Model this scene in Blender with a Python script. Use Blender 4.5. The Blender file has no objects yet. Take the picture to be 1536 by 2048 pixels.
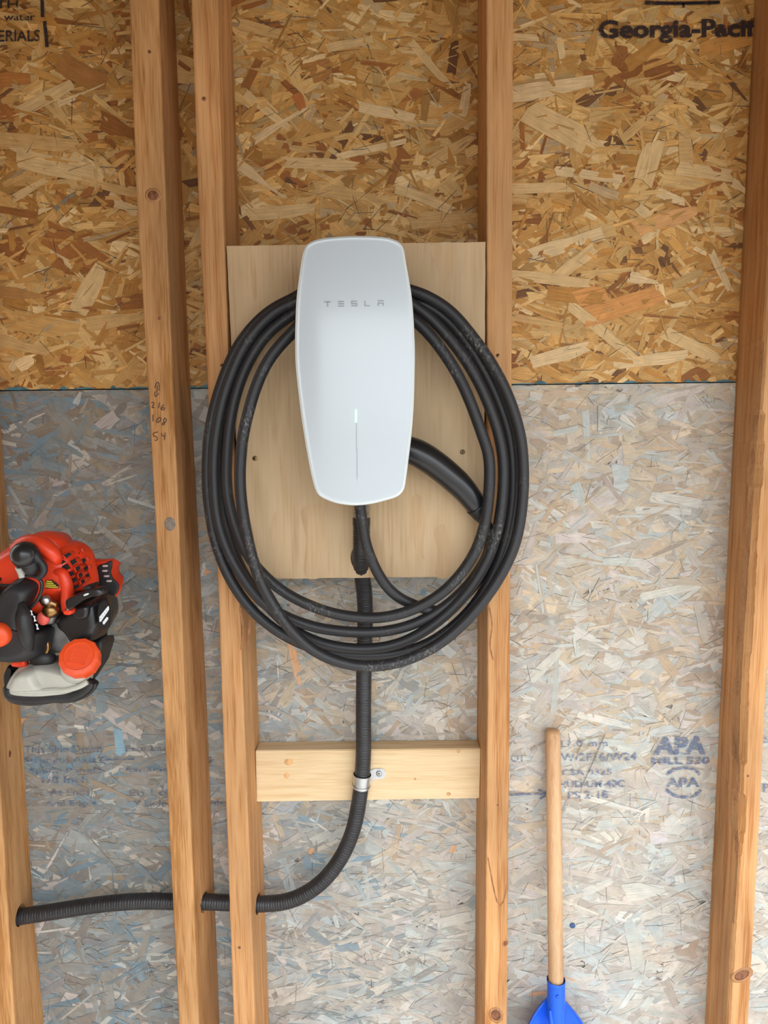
import bpy, bmesh, math, random
import numpy as np
from mathutils import Vector, Matrix, Quaternion
random.seed(7); rng = np.random.default_rng(7)
sc = bpy.context.scene
COL = sc.collection
# ---------------------------------------------------------------- camera
FPX = 1300.0; PITCH = math.radians(6.03); ROLL = 0.0125
CAM = Vector((0.0, -1.089, 1.30))
F = Vector((0, math.cos(PITCH), -math.sin(PITCH)))
_R0 = Vector((1, 0, 0)); _U0 = Vector((0, math.sin(PITCH), math.cos(PITCH)))
R = _R0*math.cos(ROLL) - _U0*math.sin(ROLL)
U = _R0*math.sin(ROLL) + _U0*math.cos(ROLL)
cd = bpy.data.cameras.new('camera'); cam = bpy.data.objects.new('camera', cd); COL.objects.link(cam)
cd.sensor_fit = 'VERTICAL'; cd.sensor_height = 24.0; cd.lens = FPX*24.0/2048.0; cd.clip_start = 0.02
cam.matrix_world = Matrix(((R.x, U.x, -F.x, CAM.x), (R.y, U.y, -F.y, CAM.y), (R.z, U.z, -F.z, CAM.z), (0, 0, 0, 1)))
sc.camera = cam
# ---------------------------------------------------------------- world, light, exposure
sc.view_settings.view_transform = 'Standard'; sc.view_settings.look = 'None'
sc.view_settings.gamma = 1.0; sc.view_settings.use_curve_mapping = False
sc.view_settings.exposure = -0.28
w = bpy.data.worlds.new('world'); sc.world = w; w.use_nodes = True
wn = w.node_tree.nodes; wl = w.node_tree.links
bg = wn['Background']; bg.inputs[1].default_value = 9.0
tc = wn.new('ShaderNodeTexCoord'); sp = wn.new('ShaderNodeSeparateXYZ'); cr = wn.new('ShaderNodeValToRGB')
wl.new(tc.outputs['Generated'], sp.inputs[0]); wl.new(sp.outputs['Z'], cr.inputs[0]); wl.new(cr.outputs[0], bg.inputs[0])
e = cr.color_ramp.elements
e[0].position = 0.0; e[0].color = (0.32, 0.34, 0.36, 1); e[1].position = 0.75; e[1].color = (0.91, 0.96, 1.0, 1)
DOOR_X0, DOOR_X1, DOOR_Z, DOOR_Y = -0.65, 3.0, 1.90, -1.60
sun = bpy.data.lights.new('sun', 'SUN'); sun.energy = 11.0; sun.angle = math.radians(12); sun.color = (1.0, 0.95, 0.88)
suno = bpy.data.objects.new('sun', sun); COL.objects.link(suno)
suno.rotation_euler = Vector((-0.75, 0.60, -1.0)).to_track_quat('-Z', 'Y').to_euler(); suno.location = (3, -6, 5)

# ---------------------------------------------------------------- helpers
def ray(px, py):
    return F + R*((px-768.0)/FPX) - U*((py-1024.0)/FPX)
def P(px, py, Y):
    d = ray(px, py); t = (Y-CAM.y)/d.y
    return CAM + d*t
def wloc(p):
    v = Vector((0, 0, 0))
    while p is not None: v = v + p.location; p = p.parent
    return v
def mesh_obj(name, verts, faces, mat, parent=None, smooth=False, loc=None):
    me = bpy.data.meshes.new(name)
    o = bpy.data.objects.new(name, me); COL.objects.link(o)
    off = Vector((0, 0, 0))
    if parent is not None: o.parent = parent; off = wloc(parent)
    if loc is not None: o.location = Vector(loc)-off; off = Vector(loc)
    me.from_pydata([(v[0]-off.x, v[1]-off.y, v[2]-off.z) for v in verts], [], faces)
    me.validate(); me.update()
    if mat: me.materials.append(mat)
    if smooth: me.polygons.foreach_set('use_smooth', [True]*len(me.polygons))
    return o
def recalc(o):
    bm = bmesh.new(); bm.from_mesh(o.data); bmesh.ops.recalc_face_normals(bm, faces=bm.faces); bm.to_mesh(o.data); bm.free(); return o
def tag(o, label=None, cat=None, group=None, kind=None):
    if label: o['label'] = label
    if cat: o['category'] = cat
    if group: o['group'] = group
    if kind: o['kind'] = kind
    return o
def empty(name, loc, label=None, cat=None, group=None, kind=None):
    o = bpy.data.objects.new(name, None); COL.objects.link(o); o.location = loc; o.empty_display_size = 0.05
    return tag(o, label, cat, group, kind)
def dense(pts, n, closed=False):
    """Catmull-Rom through points -> resampled evenly to n points"""
    pts = [np.array(p, float) for p in pts]; m = len(pts); out = []
    segs = m if closed else m-1
    for i in range(segs):
        if closed: a, b, c, d = pts[i-1], pts[i], pts[(i+1) % m], pts[(i+2) % m]
        else: a, b, c, d = pts[max(i-1, 0)], pts[i], pts[i+1], pts[min(i+2, m-1)]
        for k in range(16):
            t = k/16
            out.append(0.5*((2*b)+(-a+c)*t+(2*a-5*b+4*c-d)*t*t+(-a+3*b-3*c+d)*t**3))
    out.append(pts[0] if closed else pts[-1])
    out = np.array(out); L = np.r_[0, np.cumsum(np.linalg.norm(np.diff(out, axis=0), axis=1))]
    s = np.linspace(0, L[-1], n, endpoint=not closed)
    return np.stack([np.interp(s, L, out[:, j]) for j in range(out.shape[1])], 1), L[-1]
def smooth_path(q, it):
    for _ in range(it):
        q[1:-1] = 0.25*q[:-2]+0.5*q[1:-1]+0.25*q[2:]
    return q
def sweep(path, rad, seg=16, caps=True):
    """path Nx3, rad float or array or func(i)->r ; returns verts, faces"""
    path = np.asarray(path, float); n = len(path)
    rr = np.full(n, rad) if np.isscalar(rad) else np.asarray(rad)
    T = np.gradient(path, axis=0); T /= np.linalg.norm(T, axis=1)[:, None]+1e-12
    up = np.array([0, -1.0, 0]) if abs(T[0][1]) < 0.9 else np.array([0, 0, 1.0])
    nrm = up-T[0]*np.dot(up, T[0]); nrm /= np.linalg.norm(nrm)
    V = []; 
    for i in range(n):
        nrm = nrm-T[i]*np.dot(nrm, T[i]); nrm /= np.linalg.norm(nrm)
        b = np.cross(T[i], nrm)
        for k in range(seg):
            a = 2*math.pi*k/seg
            V.append(path[i]+rr[i]*(math.cos(a)*nrm+math.sin(a)*b))
    Fc = []
    for i in range(n-1):
        for k in range(seg):
            Fc.append((i*seg+k, i*seg+(k+1) % seg, (i+1)*seg+(k+1) % seg, (i+1)*seg+k))
    if caps:
        Fc.append(tuple(range(seg-1, -1, -1))); Fc.append(tuple((n-1)*seg+k for k in range(seg)))
    return V, Fc
def tube(name, pts, rad, mat, parent=None, n=60, seg=16, raw=False):
    q = np.array(pts, float) if raw else dense(pts, n)[0]
    if not np.isscalar(rad): rad = np.interp(np.linspace(0, 1, len(q)), np.linspace(0, 1, len(rad)), rad)
    v, f = sweep(q, rad, seg)
    return recalc(mesh_obj(name, v, f, mat, parent, True))
def box(name, x0, x1, y0, y1, z0, z1, mat, parent=None, bev=0.0):
    bm = bmesh.new(); bmesh.ops.create_cube(bm, size=1.0)
    for v in bm.verts:
        v.co = Vector((x0+(v.co.x+.5)*(x1-x0), y0+(v.co.y+.5)*(y1-y0), z0+(v.co.z+.5)*(z1-z0)))
    if bev: bmesh.ops.bevel(bm, geom=bm.edges[:], offset=bev, segments=2, affect='EDGES')
    vs = [v.co.copy() for v in bm.verts]; fs = [[v.index for v in f.verts] for f in bm.faces]; bm.free()
    return mesh_obj(name, vs, fs, mat, parent)
def pillow(name, outl, Y, back, front, mat, parent=None, n=72, rnd=0.35, smooth_outline=True, dome=0.0, tilt=0.0, rings=6, off=(0, 0)):
    """solid from a pixel outline standing in the plane y=Y; goes back by `back`, forward by `front` with rounded shoulders"""
    pts = [P(a, b, Y) for a, b in outl]; p2 = [(p.x, p.z) for p in pts]
    q = dense(p2, n, True)[0] if smooth_outline else np.array(p2)
    n = len(q); c = q.mean(0)
    size = np.ptp(q, axis=0).min()*0.5
    V = []; ringsl = []
    def ring(s, y):
        ids = []
        for a in q:
            b = c+(a-c)*s
            ids.append(len(V)); V.append((b[0], y+tilt*(b[0]-c[0]), b[1]))
        ringsl.append(ids)
    k = rnd
    for i in range(rings):                       # back shoulder
        t = i/(rings-1)*math.pi/2
        bs = max(0.62, 1-1.15*back/max(size, 1e-4)); ring(bs+(1-bs)*(i/(rings-1)), Y+back*(1-i/(rings-1))+(0 if i else 0))
    for i in range(1, rings):
        t = i/(rings-1)*math.pi/2
        ring(1-k+k*math.cos(t), Y-(front)*math.sin(t) if i else Y)
    for s in (0.75, 0.5, 0.25):
        ring((1-k)*s, Y-front-dome*(1-s*s))
    Fc = []
    for a, b in zip(ringsl[:-1], ringsl[1:]):
        for i in range(n):
            Fc.append((a[i], a[(i+1) % n], b[(i+1) % n], b[i]))
    V.append((c[0], Y-front-dome, c[1])); ci = len(V)-1
    for i in range(n): Fc.append((ringsl[-1][i], ringsl[-1][(i+1) % n], ci))
    Fc.append(tuple(ringsl[0][::-1]))
    return recalc(mesh_obj(name, V, Fc, mat, parent, True))
def boolean(o, verts, faces):
    """cut a hole for real; the cutter is removed again"""
    c = mesh_obj('cutter', verts, faces, None); recalc(c)
    m = o.modifiers.new('b', 'BOOLEAN'); m.operation = 'DIFFERENCE'; m.solver = 'EXACT'; m.object = c
    c.parent = None
    bpy.context.view_layer.update()
    dg = bpy.context.evaluated_depsgraph_get()
    me = bpy.data.meshes.new_from_object(o.evaluated_get(dg))
    o.modifiers.clear(); o.data = me
    bpy.data.objects.remove(c)

# ---------------------------------------------------------------- materials
def newmat(name):
    m = bpy.data.materials.new(name); m.use_nodes = True
    return m, m.node_tree.nodes, m.node_tree.links, m.node_tree.nodes['Principled BSDF']
def plain(name, col, rough=0.5, metal=0.0, coat=0.0, noise=0.0, nscale=60, bump=0.0, spec=0.5, emis=None, estr=0):
    m, N, L, B = newmat(name)
    B.inputs['Base Color'].default_value = (*col, 1); B.inputs['Roughness'].default_value = rough
    B.inputs['Metallic'].default_value = metal; B.inputs['Coat Weight'].default_value = coat
    B.inputs['Specular IOR Level'].default_value = spec
    if emis: B.inputs['Emission Color'].default_value = (*emis, 1); B.inputs['Emission Strength'].default_value = estr
    t = N.new('ShaderNodeTexCoord'); nz = N.new('ShaderNodeTexNoise'); nz.inputs['Scale'].default_value = nscale; nz.inputs['Detail'].default_value = 5
    L.new(t.outputs['Object'], nz.inputs['Vector'])
    if noise:
        r = N.new('ShaderNodeValToRGB'); r.color_ramp.elements[0].position = 0.3; r.color_ramp.elements[1].position = 0.75
        r.color_ramp.elements[0].color = (*[c*(1-noise) for c in col], 1); r.color_ramp.elements[1].color = (*[min(1, c*(1+noise)) for c in col], 1)
        L.new(nz.outputs[0], r.inputs[0]); L.new(r.outputs[0], B.inputs['Base Color'])
    if bump:
        b = N.new('ShaderNodeBump'); b.inputs['Strength'].default_value = bump; b.inputs['Distance'].default_value = 0.001
        L.new(nz.outputs[0], b.inputs['Height']); L.new(b.outputs[0], B.inputs['Normal'])
    return m
def wood(name, light, mid, dark, grain=(55, 55, 2.2), rough=0.62, rings=0.5, blotch=0.35, bump=0.25, rot=None, contrast=1.0):
    m, N, L, B = newmat(name)
    B.inputs['Roughness'].default_value = rough; B.inputs['Specular IOR Level'].default_value = 0.25
    t = N.new('ShaderNodeTexCoord'); mp = N.new('ShaderNodeMapping'); mp.inputs['Scale'].default_value = grain
    L.new(t.outputs['Object'], mp.inputs[0])
    # slow wander so the grain lines bend
    wn_ = N.new('ShaderNodeTexNoise'); wn_.inputs['Scale'].default_value = 3.0; L.new(t.outputs['Object'], wn_.inputs['Vector'])
    add = N.new('ShaderNodeVectorMath'); add.operation = 'MULTIPLY_ADD'
    L.new(wn_.outputs['Color'], add.inputs[0]); add.inputs[1].default_value = (2.2, 2.2, 2.2); L.new(mp.outputs[0], add.inputs[2])
    n1 = N.new('ShaderNodeTexNoise'); n1.inputs['Scale'].default_value = 1.0; n1.inputs['Detail'].default_value = 3; n1.inputs['Distortion'].default_value = 0.4
    L.new(add.outputs[0], n1.inputs['Vector'])
    mp2 = N.new('ShaderNodeMapping'); mp2.inputs['Scale'].default_value = tuple(g*9 for g in grain); L.new(t.outputs['Object'], mp2.inputs[0])
    n2 = N.new('ShaderNodeTexNoise'); n2.inputs['Scale'].default_value = 1.0; n2.inputs['Detail'].default_value = 2; L.new(mp2.outputs[0], n2.inputs['Vector'])
    mx = N.new('ShaderNodeMix'); mx.inputs[0].default_value = 0.42
    L.new(n1.outputs[0], mx.inputs[2]); L.new(n2.outputs[0], mx.inputs[3])
    r = N.new('ShaderNodeValToRGB'); L.new(mx.outputs[0], r.inputs[0])
    E = r.color_ramp.elements
    E[0].position = 0.5-0.17/contrast; E[0].color = (*dark, 1); E[1].position = 0.5+0.12/contrast; E[1].color = (*light, 1)
    em = E.new(0.5-0.04/contrast); em.color = (*mid, 1)
    n3 = N.new('ShaderNodeTexNoise'); n3.inputs['Scale'].default_value = 7; n3.inputs['Detail'].default_value = 4
    mp3 = N.new('ShaderNodeMapping'); mp3.inputs['Scale'].default_value = tuple(1.6 if g > 10 else 0.5 for g in grain); L.new(t.outputs['Object'], mp3.inputs[0]); L.new(mp3.outputs[0], n3.inputs['Vector'])
    mr = N.new('ShaderNodeMapRange'); mr.inputs[1].default_value = 0.3; mr.inputs[2].default_value = 0.75; mr.inputs[3].default_value = 1-blotch; mr.inputs[4].default_value = 1.0+blotch*0.3
    L.new(n3.outputs[0], mr.inputs[0])
    ml = N.new('ShaderNodeMix'); ml.data_type = 'RGBA'; ml.blend_type = 'MULTIPLY'; ml.inputs[0].default_value = 1
    L.new(r.outputs[0], ml.inputs[6]); 
    cmb = N.new('ShaderNodeCombineColor'); L.new(mr.outputs[0], cmb.inputs[0]); L.new(mr.outputs[0], cmb.inputs[1]); L.new(mr.outputs[0], cmb.inputs[2])
    L.new(cmb.outputs[0], ml.inputs[7]); L.new(ml.outputs[2], B.inputs['Base Color'])
    b = N.new('ShaderNodeBump'); b.inputs['Strength'].default_value = bump; b.inputs['Distance'].default_value = 0.001
    L.new(mx.outputs[0], b.inputs['Height']); L.new(b.outputs[0], B.inputs['Normal'])
    return m
M = {}
M['stud'] = wood('stud_fir', (0.70, 0.385, 0.165), (0.60, 0.305, 0.118), (0.43, 0.19, 0.055), contrast=1.4, bump=.4)
M['stud2'] = wood('stud_fir_red', (0.70, 0.385, 0.170), (0.62, 0.31, 0.122), (0.45, 0.18, 0.055), grain=(90, 90, 1.6), contrast=1.4, bump=.4)
M['pale'] = wood('pale_spruce', (0.78, 0.60, 0.37), (0.72, 0.52, 0.30), (0.60, 0.40, 0.20), grain=(2.0, 70, 70), blotch=0.12)
M['ply'] = wood('plywood_face', (0.70, 0.51, 0.31), (0.64, 0.45, 0.26), (0.50, 0.32, 0.17), grain=(26, 26, 1.1), blotch=0.22, bump=0.12, contrast=0.85)
M['plydark'] = plain('plywood_heartwood', (0.42, 0.27, 0.15), 0.7, noise=0.12, nscale=90)
M['bark'] = wood('waney_bark', (0.52, 0.29, 0.13), (0.44, 0.22, 0.10), (0.26, 0.12, 0.05), grain=(120, 120, 20), bump=0.9)
M['knot'] = plain('knot', (0.20, 0.075, 0.03), 0.6, noise=0.6, nscale=220)
M['knotring'] = plain('knot_ring', (0.42, 0.20, 0.08), 0.6, noise=0.25, nscale=150)
M['pitch'] = plain('grey_smudge', (0.25, 0.2, 0.16), 0.8, noise=0.3, nscale=200)
M['handlewood'] = wood('handle_wood', (0.76, 0.50, 0.29), (0.68, 0.41, 0.22), (0.52, 0.28, 0.14), grain=(70, 70, 1.5), rough=0.42, blotch=0.25)
M['rubber'] = None
M['dark'] = plain('matte_black_plastic', (0.018, 0.018, 0.02), 0.45, noise=0.25, nscale=40)
M['black_gloss'] = plain('black_plastic_satin', (0.014, 0.014, 0.016), 0.32, coat=0.15)
M['engine_black'] = plain('engine_black', (0.02, 0.02, 0.022), 0.5, noise=0.3, nscale=35, bump=0.15)
M['void'] = plain('inner_dark', (0.012, 0.01, 0.01), 0.9)
M['red'] = plain('orange_red_plastic', (0.78, 0.05, 0.012), 0.42, coat=0.1)
M['redmatte'] = plain('dusty_red_plastic', (0.56, 0.045, 0.02), 0.6, noise=0.15, nscale=80)
M['cap'] = plain('fuel_cap_orange', (0.85, 0.085, 0.015), 0.42)
M['tank'] = plain('milky_tank', (0.50, 0.50, 0.44), 0.4, noise=0.10, nscale=30)
M['steel'] = plain('zinc_steel', (0.55, 0.57, 0.59), 0.38, metal=1.0, noise=0.1, nscale=150)
M['brass'] = plain('brass', (0.35, 0.2, 0.08), 0.35, metal=1.0)
M['greym'] = plain('grey_metal', (0.30, 0.29, 0.28), 0.5, metal=0.6, noise=0.3)
M['spiral'] = plain('galvanised_conduit', (0.55, 0.54, 0.55), 0.3, metal=0.9)
M['white'] = plain('white_label', (0.75, 0.78, 0.82), 0.5)
M['paleslot'] = plain('pale_slot', (0.5, 0.42, 0.42), 0.6)  # guard slots: one even pale pinkish grey
M['yellow'] = plain('yellow_print', (0.75, 0.62, 0.03), 0.5)
M['pink'] = plain('red_primer', (0.8, 0.12, 0.09), 0.4)
M['blue'] = plain('blue_plastic', (0.006, 0.115, 0.78), 0.38, coat=0.15)
M['screw'] = plain('gold_screw', (0.32, 0.22, 0.10), 0.35, metal=1.0)
M['screwdark'] = plain('screw_recess', (0.02, 0.015, 0.01), 0.6)
M['concrete'] = plain('concrete', (0.42, 0.41, 0.39), 0.85, noise=0.12, nscale=3)
M['drive'] = plain('driveway', (0.13, 0.125, 0.115), 0.9, noise=0.1, nscale=1)
M['rafters'] = plain('dark_ceiling_boards', (0.12, 0.07, 0.035), 0.9, noise=0.2, nscale=4)
M['drywall'] = plain('side_wall', (0.30, 0.18, 0.08), 0.9, noise=0.1, nscale=4)
M['marker'] = plain('pencil_marker', (0.075, 0.035, 0.02), 0.7)
M['seam'] = plain('blue_edge_seal', (0.06, 0.17, 0.21), 0.7, noise=0.5, nscale=60)

def rubber_mat():
    m, N, L, B = newmat('black_cable_rubber')
    B.inputs['Roughness'].default_value = 0.48
    t = N.new('ShaderNodeTexCoord'); n = N.new('ShaderNodeTexNoise'); n.inputs['Scale'].default_value = 14; n.inputs['Detail'].default_value = 2
    L.new(t.outputs['Object'], n.inputs['Vector'])
    n2 = N.new('ShaderNodeTexNoise'); n2.inputs['Scale'].default_value = 320; n2.inputs['Detail'].default_value = 4; n2.inputs['Distortion'].default_value = 0.5
    mp = N.new('ShaderNodeMapping'); mp.inputs['Scale'].default_value = (1, 1, 0.6); L.new(t.outputs['Object'], mp.inputs[0]); L.new(mp.outputs[0], n2.inputs['Vector'])
    r1 = N.new('ShaderNodeValToRGB'); r1.color_ramp.elements[0].position = 0.52; r1.color_ramp.elements[1].position = 0.72
    r2 = N.new('ShaderNodeValToRGB'); r2.color_ramp.elements[0].position = 0.52; r2.color_ramp.elements[1].position = 0.72
    L.new(n.outputs[0], r1.inputs[0]); L.new(n2.outputs[0], r2.inputs[0])
    mu = N.new('ShaderNodeMath'); mu.operation = 'MULTIPLY'; L.new(r1.outputs[0], mu.inputs[0]); L.new(r2.outputs[0], mu.inputs[1])
    mx = N.new('ShaderNodeMix'); mx.data_type = 'RGBA'; mx.inputs[6].default_value = (0.020, 0.020, 0.023, 1); mx.inputs[7].default_value = (0.24, 0.23, 0.21, 1)
    L.new(mu.outputs[0], mx.inputs[0]); L.new(mx.outputs[2], B.inputs['Base Color'])
    return m
M['rubber'] = rubber_mat()
def strand_mat(name, rough=0.6, wash=0.0):
    m, N, L, B = newmat(name)
    B.inputs['Roughness'].default_value = rough; B.inputs['Specular IOR Level'].default_value = 0.3
    a = N.new('ShaderNodeAttribute'); a.attribute_name = 'Col'
    uv = N.new('ShaderNodeUVMap'); uv.uv_map = 'UVMap'
    mp = N.new('ShaderNodeMapping'); mp.inputs['Scale'].default_value = (22, 650, 1); L.new(uv.outputs[0], mp.inputs[0])
    n = N.new('ShaderNodeTexNoise'); n.inputs['Scale'].default_value = 1; n.inputs['Detail'].default_value = 3; L.new(mp.outputs[0], n.inputs['Vector'])
    mr = N.new('ShaderNodeMapRange'); mr.inputs[1].default_value = 0.28; mr.inputs[2].default_value = 0.72; mr.inputs[3].default_value = 0.72; mr.inputs[4].default_value = 1.14
    L.new(n.outputs[0], mr.inputs[0])
    cc = N.new('ShaderNodeCombineColor')
    for i in range(3): L.new(mr.outputs[0], cc.inputs[i])
    ml = N.new('ShaderNodeMix'); ml.data_type = 'RGBA'; ml.blend_type = 'MULTIPLY'; ml.inputs[0].default_value = 1
    L.new(a.outputs['Color'], ml.inputs[6]); L.new(cc.outputs[0], ml.inputs[7])
    # weathering blotches over the strands
    t = N.new('ShaderNodeTexCoord'); n2 = N.new('ShaderNodeTexNoise'); n2.inputs['Scale'].default_value = 45; n2.inputs['Detail'].default_value = 6; n2.inputs['Roughness'].default_value = 0.65
    L.new(t.outputs['Object'], n2.inputs['Vector'])
    m2 = N.new('ShaderNodeMapRange'); m2.inputs[1].default_value = 0.3; m2.inputs[2].default_value = 0.7; m2.inputs[3].default_value = 0.86; m2.inputs[4].default_value = 1.1
    L.new(n2.outputs[0], m2.inputs[0]); c2 = N.new('ShaderNodeCombineColor')
    for i in range(3): L.new(m2.outputs[0], c2.inputs[i])
    ml2 = N.new('ShaderNodeMix'); ml2.data_type = 'RGBA'; ml2.blend_type = 'MULTIPLY'; ml2.inputs[0].default_value = 1
    src = ml.outputs[2]
    if wash:                                     # thin weathered primer that hides part of the strands
        n4 = N.new('ShaderNodeTexNoise'); n4.inputs['Scale'].default_value = 9; n4.inputs['Detail'].default_value = 7; n4.inputs['Roughness'].default_value = 0.6; n4.inputs['Distortion'].default_value = 0.6
        mp4 = N.new('ShaderNodeMapping'); mp4.inputs['Scale'].default_value = (1, 1, 1.7); L.new(t.outputs['Object'], mp4.inputs[0]); L.new(mp4.outputs[0], n4.inputs['Vector'])
        r4 = N.new('ShaderNodeValToRGB'); E4 = r4.color_ramp.elements; E4[0].position = .33; E4[0].color = (.30, .37, .40, 1); E4[1].position = .68; E4[1].color = (.50, .42, .34, 1); L.new(n4.outputs[0], r4.inputs[0])
        em = E4.new(.5); em.color = (.44, .43, .39, 1)
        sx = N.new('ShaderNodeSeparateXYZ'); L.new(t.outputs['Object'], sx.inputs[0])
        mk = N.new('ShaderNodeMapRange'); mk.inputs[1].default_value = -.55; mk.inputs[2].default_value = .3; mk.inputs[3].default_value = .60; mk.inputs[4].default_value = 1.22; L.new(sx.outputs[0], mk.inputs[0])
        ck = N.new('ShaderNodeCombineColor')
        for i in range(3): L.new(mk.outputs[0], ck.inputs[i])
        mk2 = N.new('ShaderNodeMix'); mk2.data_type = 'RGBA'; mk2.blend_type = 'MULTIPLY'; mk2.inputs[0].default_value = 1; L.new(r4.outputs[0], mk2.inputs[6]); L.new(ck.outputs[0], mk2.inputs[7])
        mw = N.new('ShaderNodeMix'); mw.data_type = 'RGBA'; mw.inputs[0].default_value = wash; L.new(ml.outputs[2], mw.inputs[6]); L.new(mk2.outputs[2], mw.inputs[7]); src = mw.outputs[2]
    L.new(src, ml2.inputs[6]); L.new(c2.outputs[0], ml2.inputs[7]); L.new(ml2.outputs[2], B.inputs['Base Color'])
    b = N.new('ShaderNodeBump'); b.inputs['Strength'].default_value = 0.3; b.inputs['Distance'].default_value = 0.0006
    L.new(n.outputs[0], b.inputs['Height']); L.new(b.outputs[0], B.inputs['Normal'])
    return m
M['strand'] = strand_mat('osb_strand')
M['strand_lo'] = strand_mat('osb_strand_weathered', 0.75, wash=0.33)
def ink_mat(name, col, lo, hi, scale=160, stretch=(1, 1, 1)):
    m, N, L, B = newmat(name)
    B.inputs['Base Color'].default_value = (*col, 1); B.inputs['Roughness'].default_value = 0.8; B.inputs['Specular IOR Level'].default_value = 0.1
    t = N.new('ShaderNodeTexCoord'); mp = N.new('ShaderNodeMapping'); mp.inputs['Scale'].default_value = stretch
    n = N.new('ShaderNodeTexNoise'); n.inputs['Scale'].default_value = scale; n.inputs['Detail'].default_value = 4
    L.new(t.outputs['Object'], mp.inputs[0]); L.new(mp.outputs[0], n.inputs['Vector'])
    mr = N.new('ShaderNodeMapRange'); mr.inputs[1].default_value = lo; mr.inputs[2].default_value = hi; L.new(n.outputs[0], mr.inputs[0])
    L.new(mr.outputs[0], B.inputs['Alpha'])
    return m
M['ink_black'] = ink_mat('stamp_ink_black', (0.045, 0.03, 0.03), 0.26, 0.44)
M['ink_blue'] = ink_mat('stamp_ink_blue', (0.15, 0.19, 0.30), 0.36, 0.60, 200, (0.6, 1, 2.0))
M['ink_faint'] = ink_mat('stamp_ink_faint', (0.08, 0.13, 0.22), 0.34, 0.72, 170, (0.6, 1, 1.6))

# ---------------------------------------------------------------- the garage shell
FR = -0.089                                    # front plane of the studs (sheathing is y = 0)
box('floor', -2.6, 3.2, DOOR_Y, 0.02, -0.10, 0.0, M['concrete'])['kind'] = 'structure'
box('ceiling', -2.6, 3.2, DOOR_Y, 0.02, 2.62, 2.70, M['rafters'])['kind'] = 'structure'
box('wall_left', -2.68, -2.6, DOOR_Y, 0.02, 0.0, 2.70, M['drywall'])['kind'] = 'structure'
box('wall_right', 3.2, 3.28, DOOR_Y, 0.02, 0.0, 2.70, M['drywall'])['kind'] = 'structure'
wf = empty('wall_front', (0, DOOR_Y, 0), kind='structure')
box('header', -2.68, 3.28, DOOR_Y-0.1, DOOR_Y, DOOR_Z, 2.70, M['drywall'], wf)
box('side_panel', -2.68, DOOR_X0, DOOR_Y-0.1, DOOR_Y, 0.0, DOOR_Z, M['drywall'], wf)
box('side_panel', DOOR_X1, 3.28, DOOR_Y-0.1, DOOR_Y, 0.0, DOOR_Z, M['drywall'], wf)
box('ground', -20, 20, -30, DOOR_Y, -0.16, -0.04, M['drive'])['kind'] = 'structure'

# ---------------------------------------------------------------- back wall: sheathing
wall = empty('wall_back', (0, 0, 0), kind='structure', label='open stud garage wall with unfinished strand board sheathing')
def zx(px, py, Y=0.0):
    p = P(px, py, Y); return p.x, p.z
pa = P(200, 779, 0); pb = P(1250, 767, 0)
slope = (pb.z-pa.z)/(pb.x-pa.x)
def seam_z(x): return pa.z+(x-pa.x)*slope
XL, XR = -1.25, 1.25
def panel(name, z0f, z1f, mat, label):
    v = []
    for y in (0.0, 0.011):
        v += [(XL, y, z0f(XL)), (XR, y, z0f(XR)), (XR, y, z1f(XR)), (XL, y, z1f(XL))]
    f = [(0, 1, 2, 3), (7, 6, 5, 4), (0, 4, 5, 1), (1, 5, 6, 2), (2, 6, 7, 3), (3, 7, 4, 0)]
    o = recalc(mesh_obj(name, v, f, mat, wall)); o['label'] = label; return o
M['osb_base_up'] = plain('osb_base_orange', (0.40, 0.20, 0.07), 0.7, noise=0.4, nscale=60)
M['osb_base_lo'] = plain('osb_base_grey', (0.24, 0.22, 0.19), 0.8, noise=0.3, nscale=60)
G = 0.0010
osb_up = panel('sheathing_panel', lambda x: seam_z(x)+G, lambda x: 2.60, M['osb_base_up'], 'golden orange oriented strand board above the horizontal seam')
osb_lo = panel('sheathing_panel', lambda x: 0.0, lambda x: seam_z(x)-G, M['osb_base_lo'], 'weathered grey blue oriented strand board below the horizontal seam')
recalc(mesh_obj('backing', [(XL, 0.012, 0), (XR, 0.012, 0), (XR, 0.012, 2.6), (XL, 0.012, 2.6), (XL, 0.03, 0), (XR, 0.03, 0), (XR, 0.03, 2.6), (XL, 0.03, 2.6)],
         [(0, 1, 2, 3), (7, 6, 5, 4), (0, 4, 5, 1), (1, 5, 6, 2), (2, 6, 7, 3), (3, 7, 4, 0)], M['void'], wall))

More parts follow.
